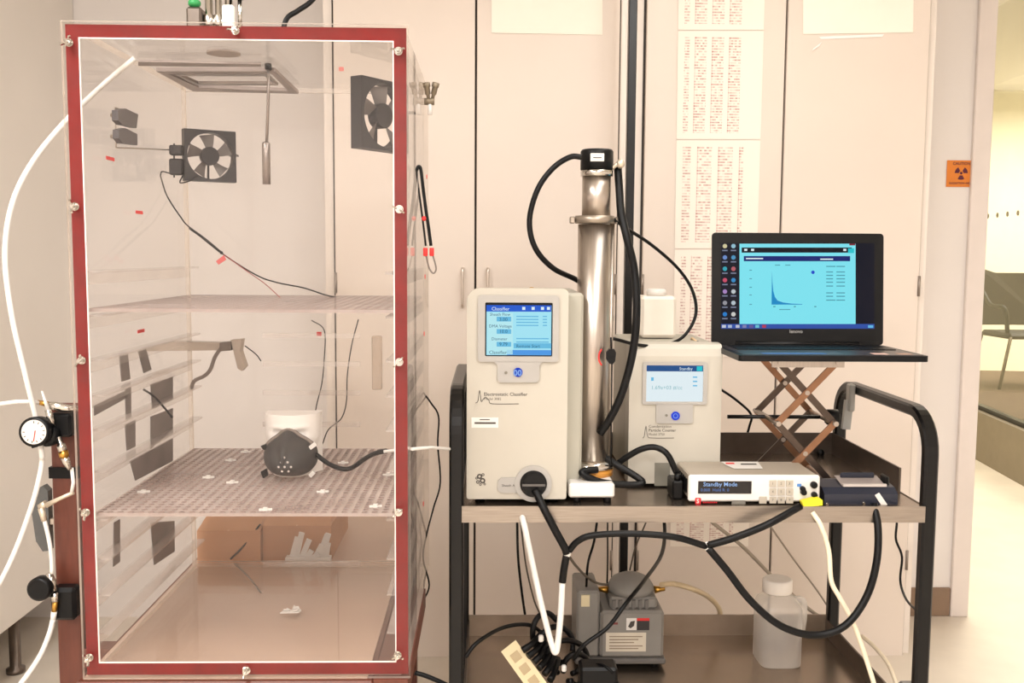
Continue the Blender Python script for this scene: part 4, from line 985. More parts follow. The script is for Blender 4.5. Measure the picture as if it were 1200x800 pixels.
MB().lathe([(rc * 1.4, 0), (rc * 1.45, .006), (rc * 1.3, .014), (rc, .02)], (cc.x, YM_, zz(546)), (0, 0, 1), 32).build('base_collar', chrome, co)
MB().lathe([(rc, 0), (rc, zz(263) - zz(546))], (cc.x, YM_, zz(546)), (0, 0, 1), 36).build('lower_tube', steel, co)
MB().lathe([(rc * 1.18, 0), (rc * 1.18, zz(253) - zz(262))], (cc.x, YM_, zz(262)), (0, 0, 1), 32).build('middle_collar', mat('collar_grey', (168, 156, 142), .35, .8), co)
for s in (-1, 1): MB().box(cc.x + s * rc * 1.35 - .006, cc.x + s * rc * 1.35 + .006, YM_ - .012, YM_ + .012, zz(262), zz(254), bev=.002).build('collar_lug', mat('collar_grey', (168, 156, 142), .35, .8), co)
MB().lathe([(rc * .86, 0), (rc * .86, zz(207) - zz(254))], (cc.x + .003, YM_, zz(254)), (0, 0, 1), 36).build('upper_tube', steel, co)
MB().lathe([(rc * .96, 0), (rc * .96, zz(199) - zz(207))], (cc.x + .003, YM_, zz(207)), (0, 0, 1), 32).build('cap_ring', chrome, co)
MB().lathe([(rc * .98, 0), (rc * .98, zz(178) - zz(199)), (rc * .9, zz(175.5) - zz(199))], (cc.x + .003, YM_, zz(199)), (0, 0, 1), 32).build('cap', black, co)
yl = YM_ - rc * .99
a, b, c, d = pxbox(692, 708, 179.5, 189, yl); MB().box(a, b, yl - .0015, yl + .006, c, d, bev=.001).build('cap_label', white, co)
a, b, c, d = pxbox(695, 705, 184, 185.2, yl - .0016); MB().box(a, b, yl - .0022, yl - .0016, c, d).build('label_print', inkd, co)
MB().cyl((cc.x + rc * .8, YM_ - .01, zz(200)), (cc.x + rc * 1.5, YM_ - .01, zz(188)), .005, 8).build('side_fitting', mat('pale_fitting', (214, 200, 180), .35, .5), co)
MB().sphere((cc.x + rc * 1.45, YM_ - .01, zz(192)), .011, 10, 7).build('side_fitting', mat('pale_fitting', (214, 200, 180), .35, .5), co)
MB().cyl((cc.x + rc * 1.08, YM_ + .005, ztp), (cc.x + rc * 1.08, YM_ + .005, zz(260)), .006, 8).build('side_rod', steel, co)
MB().bar(P(670, 416, 2.28), P(678, 416, 2.28), .02, .008).build('column_tie', rubber, co)
cp_ = thing('small_connector', P(716, 427, 2.24), 'small black connector hanging on a thin cord beside the column', 'connector')
MB().prism([P(x, y, 2.24) for x, y in [(711, 413), (714, 409), (720, 409), (722, 413), (721, 423), (718, 427), (714, 426), (711, 421)]], (0, .014, 0)).build('connector_body', black, cp_)
MB().tube([P(716.5, 410, 2.247), P(716, 395, 2.247)], .0022, 6).build('cord', rubber, cp_)
MB().tube([P(717, 426, 2.247), P(716.5, 480, 2.247), P(716, 545, 2.26)], .0016, 6).build('cord', rubber, cp_)
tag(MB().tube(pcurve([(705, 409, 2.235), (702, 415, 2.235), (702, 422, 2.235), (705, 428, 2.235)]), .0022, 6).build('red_clip', redd), 'small red wire clip on the steel column', 'clip')

# ------------------------------------------------------------------ particle counter
YQ = PZ(790, 571, ZSH).y
qx0, qx1, _, qz1 = pxbox(737, 845, 403, 570, YQ)
qd = .34
pc = thing('particle_counter', ((qx0 + qx1) / 2, YQ + qd / 2, ZSH), 'cream instrument with a small bright screen behind the steel column', 'instrument')
# side profile with a sloping, rounded front top
prof = [(0, ZSH + .01), (0, qz1 - .03), (.004, qz1 - .012), (.016, qz1 - .002), (.035, qz1), (qd, qz1 + .006), (qd, ZSH + .01)]
qxl = P(735, 480, YQ).x
MB().prism([Vector((qx0, YQ + y, z)) for y, z in prof[:5]] + [Vector((qx0, YQ + .06, qz1)), Vector((qx0, YQ + .06, ZSH + .01))], (qx1 - qx0, 0, 0)).build('front_cover', cream, pc)
MB().box(qx0 + .004, qx1 - .004, YQ + .06, YQ + qd, ZSH + .01, qz1 - .003, bev=.005).build('chassis', greyp, pc)
for fx in (qx0 + .03, qx1 - .03):
    for fy in (YQ + .04, YQ + .3): MB().cyl((fx, fy, ZSH), (fx, fy, ZSH + .011), .011, 10).build('foot', rubber, pc)
yq = YQ - .005
a0, a1, b0, b1 = pxbox(753, 829, 424, 474, yq); s0, s1, q0, q1 = pxbox(757.5, 824, 428, 470.5, yq); t0, t1, u0, u1 = pxbox(769, 812, 473, 496, yq)
bz = MB(); bz.ring(rr_n(a0, a1, b0, b1, .006, yq), rr_n(s0, s1, q0, q1, .001, yq), (0, .0055, 0)); bz.prism(rrect(t0, t1, u0, b0 + .0005, .004, yq, 4, rs=(.006, .006, .0005, .0005)), (0, .0055, 0)); bz.build('bezel', creamd, pc)
s2 = MB().box(s0, s1, yq + .002, YQ, q0, q1).build('screen', emit('lcd_white_page', (236, 250, 255), 1.0), pc)
y2 = yq + .002
flat(757.5, 824, 428, 435, y2, emit('lcd_navy', (36, 92, 158), .8), 'title_bar', s2); flat(816.5, 823, 429, 434.5, y2 - .0007, emit('lcd_teal', (40, 214, 226), .9), 'icon', s2)
lbl('Standby', 796, 433.5, 3.5, y2 - .0008, lw, s2)
lbl('1.69e+03 #/cc', 763, 456, 4.5, y2, emit('lcd_pale_ink', (150, 206, 214), .9), s2)
for y in (441, 446, 451): flat(812, 817, y, y + 1.5, y2, cy2, 'text_line', s2)
flat(763, 766, 442, 446, y2, cy2, 'text_line', s2)
c_ = P(791.5, 487, yq); MB().prism(circ(c_.x, c_.z, .0108, yq, 20), (0, -.0025, 0)).build('power_button', emit('blue_glow2', (52, 84, 240), .85), pc)
MB().ring(circ(c_.x, c_.z, .006, yq - .0026, 14), circ(c_.x, c_.z, .0048, yq - .0026, 14), (0, -.0004, 0)).build('button_ring', emit('button_ink', (150, 190, 255), .9), pc)
c_ = P(781, 486.5, yq); MB().prism(circ(c_.x, c_.z, .0032, yq, 12), (0, -.0015, 0)).build('status_led', mat('led_grey', (120, 116, 104), .4), pc)
lbl('Condensation', 760, 501, 3.4, YQ, inkd, pc); lbl('Particle Counter', 760, 505.5, 3.4, YQ, inkd, pc, bold=.01); lbl('Model 3750', 760, 510, 2.8, YQ, inkd, pc)
MB().tube(curve([P(x, y, YQ - .001) for x, y in ((753, 513), (755, 511), (757, 499), (759, 511), (765, 513), (790, 513))], 4), .0006, 5).build('peak_line', inkd, pc)
flat(767, 785, 542, 569, YQ - .0001, mat('grey_recess', (128, 124, 112), .6), 'lower_recess', pc, th=.002)
bt = thing('plastic_bottle', P(772, 402, YQ + .2), 'white square plastic container standing on the particle counter', 'bottle')
a, b, c, d = pxbox(751, 793, 347, 402, YQ + .17)
MB().box(a, b, YQ + .17, YQ + .17 + (b - a), qz1 + .0, d, bev=.008).build('bottle_body', mat('milky_plastic', (240, 230, 216), .45, var=.02), bt)
MB().lathe([(.022, 0), (.026, .001), (.026, .016), (.02, .018)], ((a + b) / 2, YQ + .17 + (b - a) / 2, d), (0, 0, 1), 18).build('bottle_cap', white, bt)

# ------------------------------------------------------------------ bench electrometer
YE = 2.19
ex0, ex1, ez0, ez1 = pxbox(807, 961, 557, 594, YE); ez0 = ZSH
ed = PZ(860, 540, ez1).y - YE
el = thing('electrometer', ((ex0 + ex1) / 2, YE + ed / 2, ZSH), 'low white bench meter with keypad and dark text display', 'instrument')
MB().box(ex0 + .003, ex1 - .003, YE + .012, YE + ed, ez0 + .008, ez1 - .001, bev=.003).build('case', mat('meter_case', (168, 156, 140), .45, var=.03), el)
MB().box(ex0, ex1, YE, YE + .013, ez0 + .006, ez1, bev=.004).build('front_plate', white, el)
for fx in (ex0 + .03, ex1 - .03):
    for fy in (YE + .03, YE + ed - .03): MB().cyl((fx, fy, ZSH), (fx, fy, ZSH + .009), .01, 10).build('foot', rubber, el)
for i in range(8):
    MB().box(ex0 - .0005, ex0 + .003, YE + .03 + i * .02, YE + .04 + i * .02, ez0 + .02, ez1 - .015).build('vent_slot', black, el)
dp = flat(818, 880.5, 563.5, 578, YE, mat('display_black', (22, 18, 20), .2), 'display', el, th=.0015)
lbl('Standby Mode', 824, 569.5, 5.0, YE - .0016, emit('vfd_blue', (170, 205, 255), 1.0), dp, bold=.01)
lbl('0.000  Hold R: 0', 821, 575.5, 3.6, YE - .0016, emit('vfd_blue_dim', (120, 160, 230), .8), dp)
for r_ in range(3):
    for c2 in range(3):
        x = 901.5 + c2 * 9.8; y = 562.5 + r_ * 9.6
        kb_ = flat(x, x + 8, y, y + 7.6, YE, mat('key_cream', (182, 173, 158), .5), 'key', el, th=.003)
        lbl(str(r_ * 3 + c2 + 1), x + 3, y + 5.2, 3, YE - .003, inkd, kb_)
flat(889.5, 898, 581.5, 589.5, YE, mat('key_cream', (182, 173, 158), .5), 'key', el, th=.003)
a, b, c, d = pxbox(814.5, 821.5, 583, 590.5, YE); lg = MB().prism(rrect(a, b, c, d, .003, YE, 4), (0, -.0008, 0)).build('logo_mark', mat('logo_red', (206, 36, 44), .5), el)
lbl('S', 816.2, 589.2, 5, YE - .0009, white, lg, bold=.02)
for i in range(8): flat(823.5 + i * 2.2, 824.8 + i * 2.2, 587.3 + (i % 2) * .4, 589.3, YE, mat('logo_red', (206, 36, 44), .5), 'logo_print', el)
flat(857.5, 873.5, 586.5, 590.5, YE, mat('badge_grey', (120, 116, 108), .4), 'model_badge', el)
for x, y, r_ in ((953, 567.5, 4.2), (953.5, 579, 3.6), (941, 576, 3.6), (940, 572, 3.2)):
    MB().lathe([(r_ * mpp(YE), 0), (r_ * mpp(YE), .008), (r_ * .7 * mpp(YE), .014)], P(x, y, YE + .0005), (0, -1, 0), 14).build('terminal', black, el)
flat(934, 939, 566.5, 570, YE, mat('blue_ink', (80, 130, 190), .5), 'logo_print', el)
tpz = ez1 + .0004
def onz(x, y, z=tpz): return PZ(x, y, z)
sk = MB().prism([onz(*p) for p in ((845, 541), (888, 541), (894, 549), (860, 549), (851, 545))], (0, 0, .0006)).build('paper_label', white, el)
MB().prism([onz(x, y, tpz + .0007) for x, y in ((850, 542), (860, 542), (861, 543.6), (851, 543.6))], (0, 0, .0003)).build('label_print', redd, sk)
MB().prism([onz(x, y, tpz + .0007) for x, y in ((868, 543), (886, 543), (887, 544.4), (868, 544.4))], (0, 0, .0003)).build('label_print', inkd, sk)
yt = thing('yellow_plug', P(952, 596, 2.165), 'yellow taped plug on the white meter front', 'plug')
MB().prism([P(x, y, 2.165) for x, y in [(940, 588), (960, 583), (964, 586), (964, 592), (942, 594)]], (0, .02, 0)).build('yellow_tape', mat('yellow_tape', (240, 226, 40), .5), yt)
MB().prism([P(x, y, 2.168) for x, y in [(938, 594), (960, 592), (958, 599), (950, 602), (942, 599)]], (0, .016, 0)).build('plug_shell', mat('pale_plug', (226, 208, 170), .5), yt)

# ------------------------------------------------------------------ dark flow meter box
YX = 2.19
bx = thing('flow_meter', P(1005, 600, YX + .08), 'dark navy instrument box with a recessed lid beside the white meter', 'instrument')
navy = mat('navy_plastic', (34, 37, 50), .4, var=.1)
x0, x1, z0, z1 = pxbox(966, 1052, 573, 600, YX); z0 = ZSH
bd = .125; zb2 = z1 + .012
MB().prism([Vector((x0, YX, z0)), Vector((x0, YX, z1 - .012)), Vector((x0, YX + .02, z1)), Vector((x0, YX + bd * .6, z1 + .006)), Vector((x0, YX + bd, zb2 - .015)), Vector((x0, YX + bd, z0))], (x1 - x0, 0, 0)).build('case', navy, bx)
a_ = Vector((0, bd * .6 - .02, .012)).normalized()
c0_ = Vector((x0 + .05, YX + .025, z1 + .0005)); c1_ = Vector((x1 - .02, YX + .025, z1 + .0005)); up_ = a_ * (bd * .45)
MB().prism([c0_, c1_, c1_ + up_, c0_ + up_], (0, 0, .002)).build('lid_panel', mat('lid_grey', (150, 138, 132), .3), bx)
MB().bar(c0_ + Vector((0, -.004, .004)), c1_ + Vector((0, -.004, .004)), .008, .006).build('lid_edge', mat('lid_edge', (196, 186, 178), .35), bx)
MB().box(c1_.x + .004, c1_.x + .012, YX + .03, YX + bd * .55, z1, z1 + .022, bev=.003).build('handle_bar', black, bx)
MB().box(x0 + .06, x1 - .03, YX + bd * .52, YX + bd * .57, z1 + .01, z1 + .024, bev=.003).build('handle_bar', navy, bx)
MB().prism([P(x, y, YX - .0005) for x, y in [(1025, 580), (1030, 577), (1043, 596), (1038, 600)]], (0, -.002, 0)).build('white_tag', white, bx)
for x, y in ((1012, 589), (969, 590)):
    c_ = P(x, y, YX); MB().lathe([(.004, 0), (.003, .004)], c_, (0, -1, 0), 10).build('screw', chrome, bx)

# ------------------------------------------------------------------ lab jack and laptop
YLb = 2.45
zl = P(935, 403, YLb).z - .022                     # laptop underside
zl += .006
jx0, jx1 = P(886, 430, 2.36).x, P(984, 430, 2.36).x
jb = mat('jack_bronze', (150, 112, 86), .3, .85, var=.12); jd = mat('jack_dark', (92, 80, 72), .32, .9, var=.15)
jk = thing('lab_jack', ((jx0 + jx1) / 2, 2.42, ZSH), 'tall scissor lab jack of bronze bars lifting the laptop', 'lab jack')
JY0, JY1 = 2.34, 2.52
MB().box(jx0 - .02, jx1 + .012, JY0 - .02, JY1 + .02, zl - .006, zl, bev=.002).build('top_plate', mat('jack_tan', (196, 140, 104), .35, .6), jk)
for y_ in (JY0 - .012, JY1 + .008): MB().box(jx0 + .03, jx1, y_, y_ + .004, zl - .03, zl - .006).build('top_channel', steel, jk)
MB().box(jx0 - .03, jx1 + .012, JY0 - .02, JY1 + .03, ZSH, ZSH + .005, bev=.002).build('base_plate', steel, jk)
for y_ in (JY0 - .012, JY1 + .008): MB().box(jx0 + .03, jx1, y_, y_ + .004, ZSH + .005, ZSH + .02).build('base_channel', steel, jk)
xa, xb = jx0 + .05, jx1 - .016; zA, zC = ZSH + .014, zl - .018; zM = (zA + zC) / 2
for yy, mm in ((JY0, jb), (JY1, jd)):
    for (z0_, z1_) in ((zA, zM), (zM, zC)):
        MB().bar((xa, yy - .003, z0_), (xb, yy - .003, z1_), .016, .005, up=(0, 1, 0)).build('scissor_bar', mm, jk)
        MB().bar((xb, yy + .003, z0_), (xa, yy + .003, z1_), .016, .005, up=(0, 1, 0)).build('scissor_bar', jd if mm is jb else jb, jk)
        MB().cyl(((xa + xb) / 2, yy - .008, (z0_ + z1_) / 2), ((xa + xb) / 2, yy + .008, (z0_ + z1_) / 2), .006, 10).build('pivot', steel, jk)
for z_ in (zA, zM, zC):
    for x_ in (xa, xb): MB().cyl((x_, JY0 - .016, z_), (x_, JY1 + .016, z_), .0065, 10).build('cross_rod', steel, jk)
MB().cyl((jx0 - .05, (JY0 + JY1) / 2, zM), (xb + .01, (JY0 + JY1) / 2, zM), .005, 10).build('screw_rod', blackm, jk)
MB().lathe([(.016, 0), (.02, .004), (.02, .03), (.012, .034)], (xb + .01, (JY0 + JY1) / 2, zM), (1, 0, 0), 16).build('jack_knob', black, jk)
zl -= .006
lp = thing('laptop', P(950, 410, 2.33), 'open black laptop showing a cyan chart window, raised on the lab jack', 'laptop')
lx0, lx1 = P(835, 403, YLb).x, P(1034, 403, YLb).x; ld = .27
zt_ = zl + .022
poly = rrect(lx0, lx1, YLb - ld, YLb, .012, 0, 4)
MB().prism([Vector((p.x, p.z, zl + .0065)) for p in poly], (0, 0, .0135)).build('base', black, lp)
dk_ = mat('deck_metal', (58, 54, 56), .35, .3, var=.1)
MB().box(lx0 + .012, lx1 - .012, YLb - ld + .008, YLb - .02, zl + .02, zl + .0212).build('palm_deck', dk_, lp)
for r_ in range(5):
    n_ = 14
    for c2 in range(n_):
        kw = (lx1 - lx0 - .05) / n_; x = lx0 + .025 + c2 * kw; y = YLb - .045 - r_ * .021
        if r_ == 4 and 3 < c2 < 9: continue
        MB().box(x + .001, x + kw - .001, y - .017, y, zl + .0212, zl + .0232).build('key', black, lp)
MB().box(lx0 + .025 + 4 * kw, lx0 + .025 + 9 * kw, YLb - .045 - 4 * .021 - .017, YLb - .045 - 4 * .021, zl + .0212, zl + .0232).build('key', black, lp)
MB().box((lx0 + lx1) / 2 - .05, (lx0 + lx1) / 2 + .03, YLb - ld + .02, YLb - ld + .085, zl + .0212, zl + .0216).build('touchpad', mat('touchpad', (70, 70, 76), .3), lp)
for x, w_, m_ in ((lx0 + .06, .15, mat('blue_sticker', (62, 92, 150), .4)), (lx1 - .12, .035, mat('pale_sticker', (206, 170, 160), .5)), (lx1 - .06, .03, mat('tan_sticker', (170, 134, 116), .5))):
    MB().box(x, x + w_, YLb - ld + .02, YLb - ld + .05, zl + .0214, zl + .0219).build('sticker', m_, lp)
# lid
lh = P(935, 273, YLb + .02).z - zt_
tilt = math.radians(5)
def LP(x, y, off=0.0):
    """photo pixel -> point on the lid face plane"""
    n_ = Vector((0, -math.cos(tilt), math.sin(tilt))); o_ = Vector((0, YLb, zt_)); d = ray(x, y); s_ = (o_ - CAM).dot(n_) / d.dot(n_); return CAM + d * s_ + n_ * off
nl = Vector((0, math.cos(tilt), -math.sin(tilt)))
rt = Vector((1, 0, 0)); upv = Vector((0, math.sin(tilt), math.cos(tilt)))
lo = Vector((0, YLb, zt_ - .002))
LH = (LP(935, 273).z - zt_) / math.cos(tilt)
def lid_loop(x0, x1, h0, h1, r, off=0.0): return [Vector((p.x, lo.y, lo.z)) + upv * p.z - nl * off for p in rrect(x0, x1, h0, h1, r, 0, 4)]
MB().prism(lid_loop(lx0 - .002, lx1 + .002, 0, LH + .002, .009), nl * .008).build('lid', black, lp)
MB().cyl((lx0 + .06, YLb + .002, zt_), (lx1 - .06, YLb + .002, zt_), .007, 10).build('hinge', black, lp)
def lq(x0, x1, y0, y1, off, m, name, par):
    pts = [LP(x0, y1, off), LP(x1, y1, off), LP(x1, y0, off), LP(x0, y0, off)]; return MB().prism(pts, -nl * .0003).build(name, m, par)
s3 = lq(845, 1024.5, 285, 385, .0003, emit('desktop_navy', (14, 18, 38), .7), 'screen', lp)
lq(866.5, 1002.5, 285.5, 379.5, .0008, emit('window_cyan', (132, 238, 252), 1.0), 'window', s3)
lq(845, 1024.5, 379.5, 385, .0008, emit('taskbar_blue', (52, 92, 190), .8), 'taskbar', s3)
lq(869, 998, 290, 296, .0012, emit('bar_black', (10, 14, 30), .6), 'title_bar', s3)
lq(871.5, 996, 300, 306, .0012, emit('bar_navy', (22, 40, 130), .8), 'menu_bar', s3)
lq(993.5, 1000.5, 291, 296.5, .0016, emit('lcd_teal', (40, 214, 226), .9), 'icon', s3)
lq(995, 1002, 285.5, 287.5, .0016, emit('close_red', (150, 40, 60), .8), 'icon', s3)
ch_pts = [(904.5, 318), (905, 330), (906, 341), (908, 348), (911, 352), (917, 354.2), (927, 355.6), (940, 356.2), (940, 356.8), (904, 356.8)]
MB().prism([LP(x, y, .0012) for x, y in ch_pts[::-1]], -nl * .0003).build('chart_curve', emit('chart_blue', (20, 150, 216), .9), s3)
c_ = LP(952.5, 319, .0012); MB().prism([c_ + (rt * math.cos(2 * math.pi * q_ / 16) + upv * math.sin(2 * math.pi * q_ / 16)) * .0045 for q_ in range(16)], -nl * .0003).build('chart_dot', emit('dot_blue', (30, 80, 220), .9), s3)
fi = emit('faint_ink', (82, 170, 190), .9)
for y in (311.5, 318, 322, 326, 330, 334.5, 342.5, 346.5, 351):
    lq(968, 976 + (3 if int(y) % 2 else 0), y, y + 1.2, .0012, fi, 'text_line', s3); lq(980, 990, y, y + 1.2, .0012, fi, 'text_line', s3)
for y in (316, 326, 336, 345, 356): lq(878, 881, y, y + 1, .0012, fi, 'axis_tick', s3)
for x in (906, 930, 954): lq(x, x + 2.5, 358.5, 359.8, .0012, fi, 'axis_tick', s3)
lq(913, 926, 362, 363, .0012, fi, 'text_line', s3); lq(908, 914, 310, 311, .0012, fi, 'text_line', s3); lq(920, 926, 310, 311, .0012, fi, 'text_line', s3)
lq(874, 894, 302.2, 303.6, .0016, lw, 'text_line', s3); lq(961, 976, 303, 304.4, .0016, lw, 'text_line', s3)
for x in (872, 880, 988): lq(x, x + 3.5, 291.5, 294, .0016, lw, 'icon', s3)
cols = [(240, 230, 180), (170, 220, 240), (120, 160, 230), (90, 170, 220), (60, 190, 210), (210, 110, 120), (230, 90, 120), (60, 160, 230), (190, 150, 220), (220, 230, 235), (170, 170, 180), (210, 225, 235), (30, 140, 230), (235, 235, 230)]
for i in range(14):
    r_, c2 = divmod(i, 2); x = 846.5 + c2 * 10; y = 285.5 + r_ * 13.3
    pts = [LP(x + 2.9 + 2.7 * math.cos(a_), y + 2.8 + 2.7 * math.sin(a_), .0008) for a_ in [k_ * math.pi / 4 + (.39 if i % 3 else 0) for k_ in range(8)][::-1]]
    MB().prism(pts, -nl * .0003).build('desktop_icon', emit('icon_%d' % i, cols[i], .8), s3)
    lq(x - .2, x + 6, y + 7.2, y + 8.6, .0008, emit('icon_text', (150, 160, 190), .7), 'icon_caption', s3)
for i, x in enumerate((846, 853, 862, 870, 878, 885, 893)): lq(x, x + 4.5, 380.6, 384, .0012, emit('task_%d' % i, [(230, 235, 245), (200, 215, 240), (220, 225, 240), (150, 150, 200), (120, 100, 170), (120, 220, 240), (210, 60, 90)][i], .8), 'icon', s3)
lq(1017, 1023, 381, 384, .0012, cy2, 'icon', s3)
text_mb('lenovo', LP(925, 390, .0005), .0125, right=rt, up=upv, bold=.02).build('lettering', mat('silver_print', (150, 148, 146), .4), lp)
lc = thing('power_lead', P(825, 405, 2.5), 'black laptop power plug lead reaching the laptop left edge', 'cable')
MB().tube(pcurve([(838, 404, 2.44), (825, 405, 2.45), (817, 401, 2.47)]), .005, 8).build('plug', black, lc)
MB().tube(pcurve([(817, 401, 2.47), (811, 396, 2.5), (812, 402, 2.52), (824, 408, 2.5), (835, 411, 2.46), (858, 413, 2.42)]), .003, 8).build('lead', mat('pale_lead', (220, 190, 150), .5), lc)

# ------------------------------------------------------------------ vacuum pump, jug, power strip on the lower shelf
YV = PZ(727, 783, ZLO).y
vp = thing('vacuum_pump', (P(727, 780, YV).x, YV + .1, ZLO), 'grey vacuum pump with a domed head and white rating plate', 'pump')
pg = mat('pump_grey', (136, 132, 126), .45, var=.06); pgd = mat('pump_grey_dark', (104, 100, 96), .5, var=.06)
x0, x1, _, z1 = pxbox(705, 778, 716, 783, YV); xm0 = P(676, 740, YV).x; zl1 = P(690, 694, YV).z
MB().box(x0 - .004, x1, YV, YV + .17, ZLO + .028, z1, bev=.008).build('pump_body', pg, vp)
MB().box(xm0, x0 - .005, YV + .01, YV + .17, ZLO + .028, zl1, bev=.006).build('motor_housing', pg, vp)
MB().box(xm0 - .004, x1 + .006, YV - .004, YV + .18, ZLO + .012, ZLO + .028, bev=.004).build('base_plate', pgd, vp)
for fx in (xm0 + .02, x1 - .02):
    for fy in (YV + .02, YV + .15): MB().cyl((fx, fy, ZLO), (fx, fy, ZLO + .013), .012, 10).build('foot', rubber, vp)
hx0_, hx1_ = P(716, 690, YV).x, P(772, 690, YV).x; zh = P(745, 703, YV).z
MB().box(hx0_, hx1_, YV + .02, YV + .14, z1 - .002, zh, bev=.006).build('head_block', pg, vp)
hcx = (hx0_ + hx1_) / 2; hr = (hx1_ - hx0_) / 2
MB().lathe([(hr, 0), (hr, .012), (hr * .94, .02), (hr * .8, .034), (hr * .5, .044), (0, .048)], (hcx, YV + .08, zh), (0, 0, 1), 24).build('pump_dome', pg, vp)
f_ = MB()
for i in range(6): f_.box(hx0_ + .006 + i * .018, hx0_ + .016 + i * .018, YV + .014, YV + .02, z1, zh - .006)
f_.build('head_fins', pgd, vp)
for s, xx in ((-1, hx0_), (1, hx1_)):
    MB().tube([(xx, YV + .07, zh + .004), (xx + s * .014, YV + .07, zh + .006), (xx + s * .03, YV + .07, zh + .006)], [.011, .008, .005], 10).build('port_fitting', brass, vp)
flat(734, 746, 724, 738, YV, white, 'warning_label', vp); wl_ = flat(746.5, 761, 724, 738, YV, mat('label_dark', (44, 40, 42), .5), 'warning_label', vp); flat(746.5, 761, 724, 727, YV - .0007, redd, 'label_band', wl_)
MB().prism([P(x, y, YV - .0007) for x, y in ((736, 734), (739, 728), (744, 727), (743, 733), (739, 736))], (0, -.0003, 0)).build('label_symbol', inkd, vp)
rp = flat(710, 757, 741, 763, YV, mat('rating_plate', (216, 206, 188), .5), 'rating_plate', vp)
for i, y in enumerate((745, 748.5, 752, 756, 759)): flat(714, 753 - (i % 3) * 5, y, y + 1.2, YV - .0007, mat('plate_ink', (150, 132, 112), .6), 'text_line', rp)
flat(681, 691, 696.5, 710, YV + .0099, mat('switch_cream', (220, 206, 170), .5), 'switch', vp, th=.004)
flat(716, 724, 729, 731.5, YV, mat('logo_dark_red', (120, 50, 50), .5), 'maker_mark', vp)
cable('pump_tube', [(775, 685, YV + .06), (790, 684, YV + .1), (812, 690, 2.62), (830, 699, 2.74), (842, 712, 2.795), (844, 730, 2.8), (844, 790, 2.8), (846, 850, 2.81)], 6.5, mat('amber_tube', (208, 186, 150), .3, var=.05), 'translucent amber tube leaving the grey vacuum pump', cat='tube')
cable('pump_lead', [(712, 685, YV + .06), (700, 683, YV + .05), (688, 676, YV + .03), (676, 664, 2.3), (667, 652, 2.17)], 3.2, mat('olive_tube', (92, 82, 70), .4), 'thin olive tube from the pump to the hose joint', cat='tube')
# translucent jug
YJ = PZ(920, 784, ZLO).y
jg = thing('plastic_jug', (P(920, 780, YJ).x, YJ + .05, ZLO), 'translucent white square jug with a screw cap and handle', 'jug')
hd_ = acrylic('hdpe', tint=(.985, .98, .975), haze=.3, hazecol=(255, 253, 250), rough=.35, transl=True)
x0, x1, _, z1 = pxbox(893, 943, 712, 784, YJ); jc = (x0 + x1) / 2; jw = (x1 - x0) / 2; zn = P(920, 700, YJ).z
vs = []; fs = []; rings = [(ZLO + .001, .92), (ZLO + .008, 1.0), (z1 - .012, 1.0), (z1, .9), (zn, .5)]
n_ = 24
for z_, sc_ in rings:
    for q_ in range(n_):
        a = 2 * math.pi * q_ / n_; e = 5 if sc_ > .6 else 2; c_, s_ = math.cos(a), math.sin(a); r_ = (abs(c_) ** e + abs(s_) ** e) ** (-1 / e) * jw * sc_
        vs.append((jc + r_ * c_, YJ + .055 + r_ * s_, z_))
for i in range(len(rings) - 1):
    for q_ in range(n_):
        a = i * n_ + q_; b = i * n_ + (q_ + 1) % n_; fs.append((a, b, b + n_, a + n_))
mb = MB(); mb.add(vs, fs, 0, True); mb.add(vs[:n_], [tuple(range(n_))[::-1]]); mb.build('jug_body', hd_, jg)
rr_ = (P(938, 690, YJ).x - P(904, 690, YJ).x) / 2
MB().lathe([(rr_, 0), (rr_ * 1.02, .003), (rr_ * 1.02, .033), (rr_ * .9, .037)], (jc - .004, YJ + .055, zn - .002), (0, 0, 1), 24).build('jug_cap', mat('cap_white', (236, 228, 218), .45), jg)
MB().tube(curve([(jc + jw * .75, YJ + .055, z1 + .002), (jc + jw * 1.15, YJ + .055, z1 - .002), (jc + jw * 1.2, YJ + .055, z1 - .04), (jc + jw * 1.12, YJ + .055, z1 - .085), (jc + jw * .9, YJ + .055, z1 - .1)], 5), .011, 10).build('jug_handle', hd_, jg)
# power strip leaning on a coil of cords
YS = 2.25
ps = thing('power_strip', P(615, 800, YS), 'cream power strip lying tilted on the lower shelf', 'power strip')
a = P(596, 757, 2.3); b = P(640, 818, 2.24)
MB().bar(a, b, .045, .03, up=(0, -1, .4)).build('strip_body', mat('strip_cream', (232, 214, 170), .5), ps)
d = (b - a).normalized()
for i in range(4):
    c_ = a + d * (.03 + i * .035) + Vector((0, -1, .4)).normalized() * .016
    MB().bar(c_ - d * .011, c_ + d * .011, .022, .003, up=(0, -1, .4)).build('socket', mat('socket_tan', (186, 164, 124), .5), ps)
for i in range(6):
    s = P(612 + i * 6.5, 762 + i * 7, 2.27 - i * .005); e = P(634 + i * 4, 742 + i * 6, 2.33 + .01 * (i % 2)); m_ = s.lerp(e, .5) + Vector((0, -.02, .004))
    MB().tube(curve([s, m_, e], 4), [.0085] * 3 + [.0075] * 6, 8).build('plugged_cord', rubber, ps)
cr = random.Random(5)
for i in range(5):
    cx, cy = 640 + i * 12, 742 + i * 14; yv = 2.34 - i * .012
    pts = [(cx + (16 + 4 * (i % 3)) * math.cos(t_ * .7 + i), cy + (24 - 2 * i) * math.sin(t_ * .7 + i), yv + .025 * math.sin(t_ + i)) for t_ in range(9)]
    cable('cord_coil', pts, 7, rubber, ['coil of black cord topmost beside the power strip', 'coil of black cord under the white hose bend', 'coil of black cord before the vacuum pump corner', 'coil of black cord lower down beside the power strip', 'lowest coil of black cord below the vacuum pump'][i], 'coiled black cords on the lower shelf')
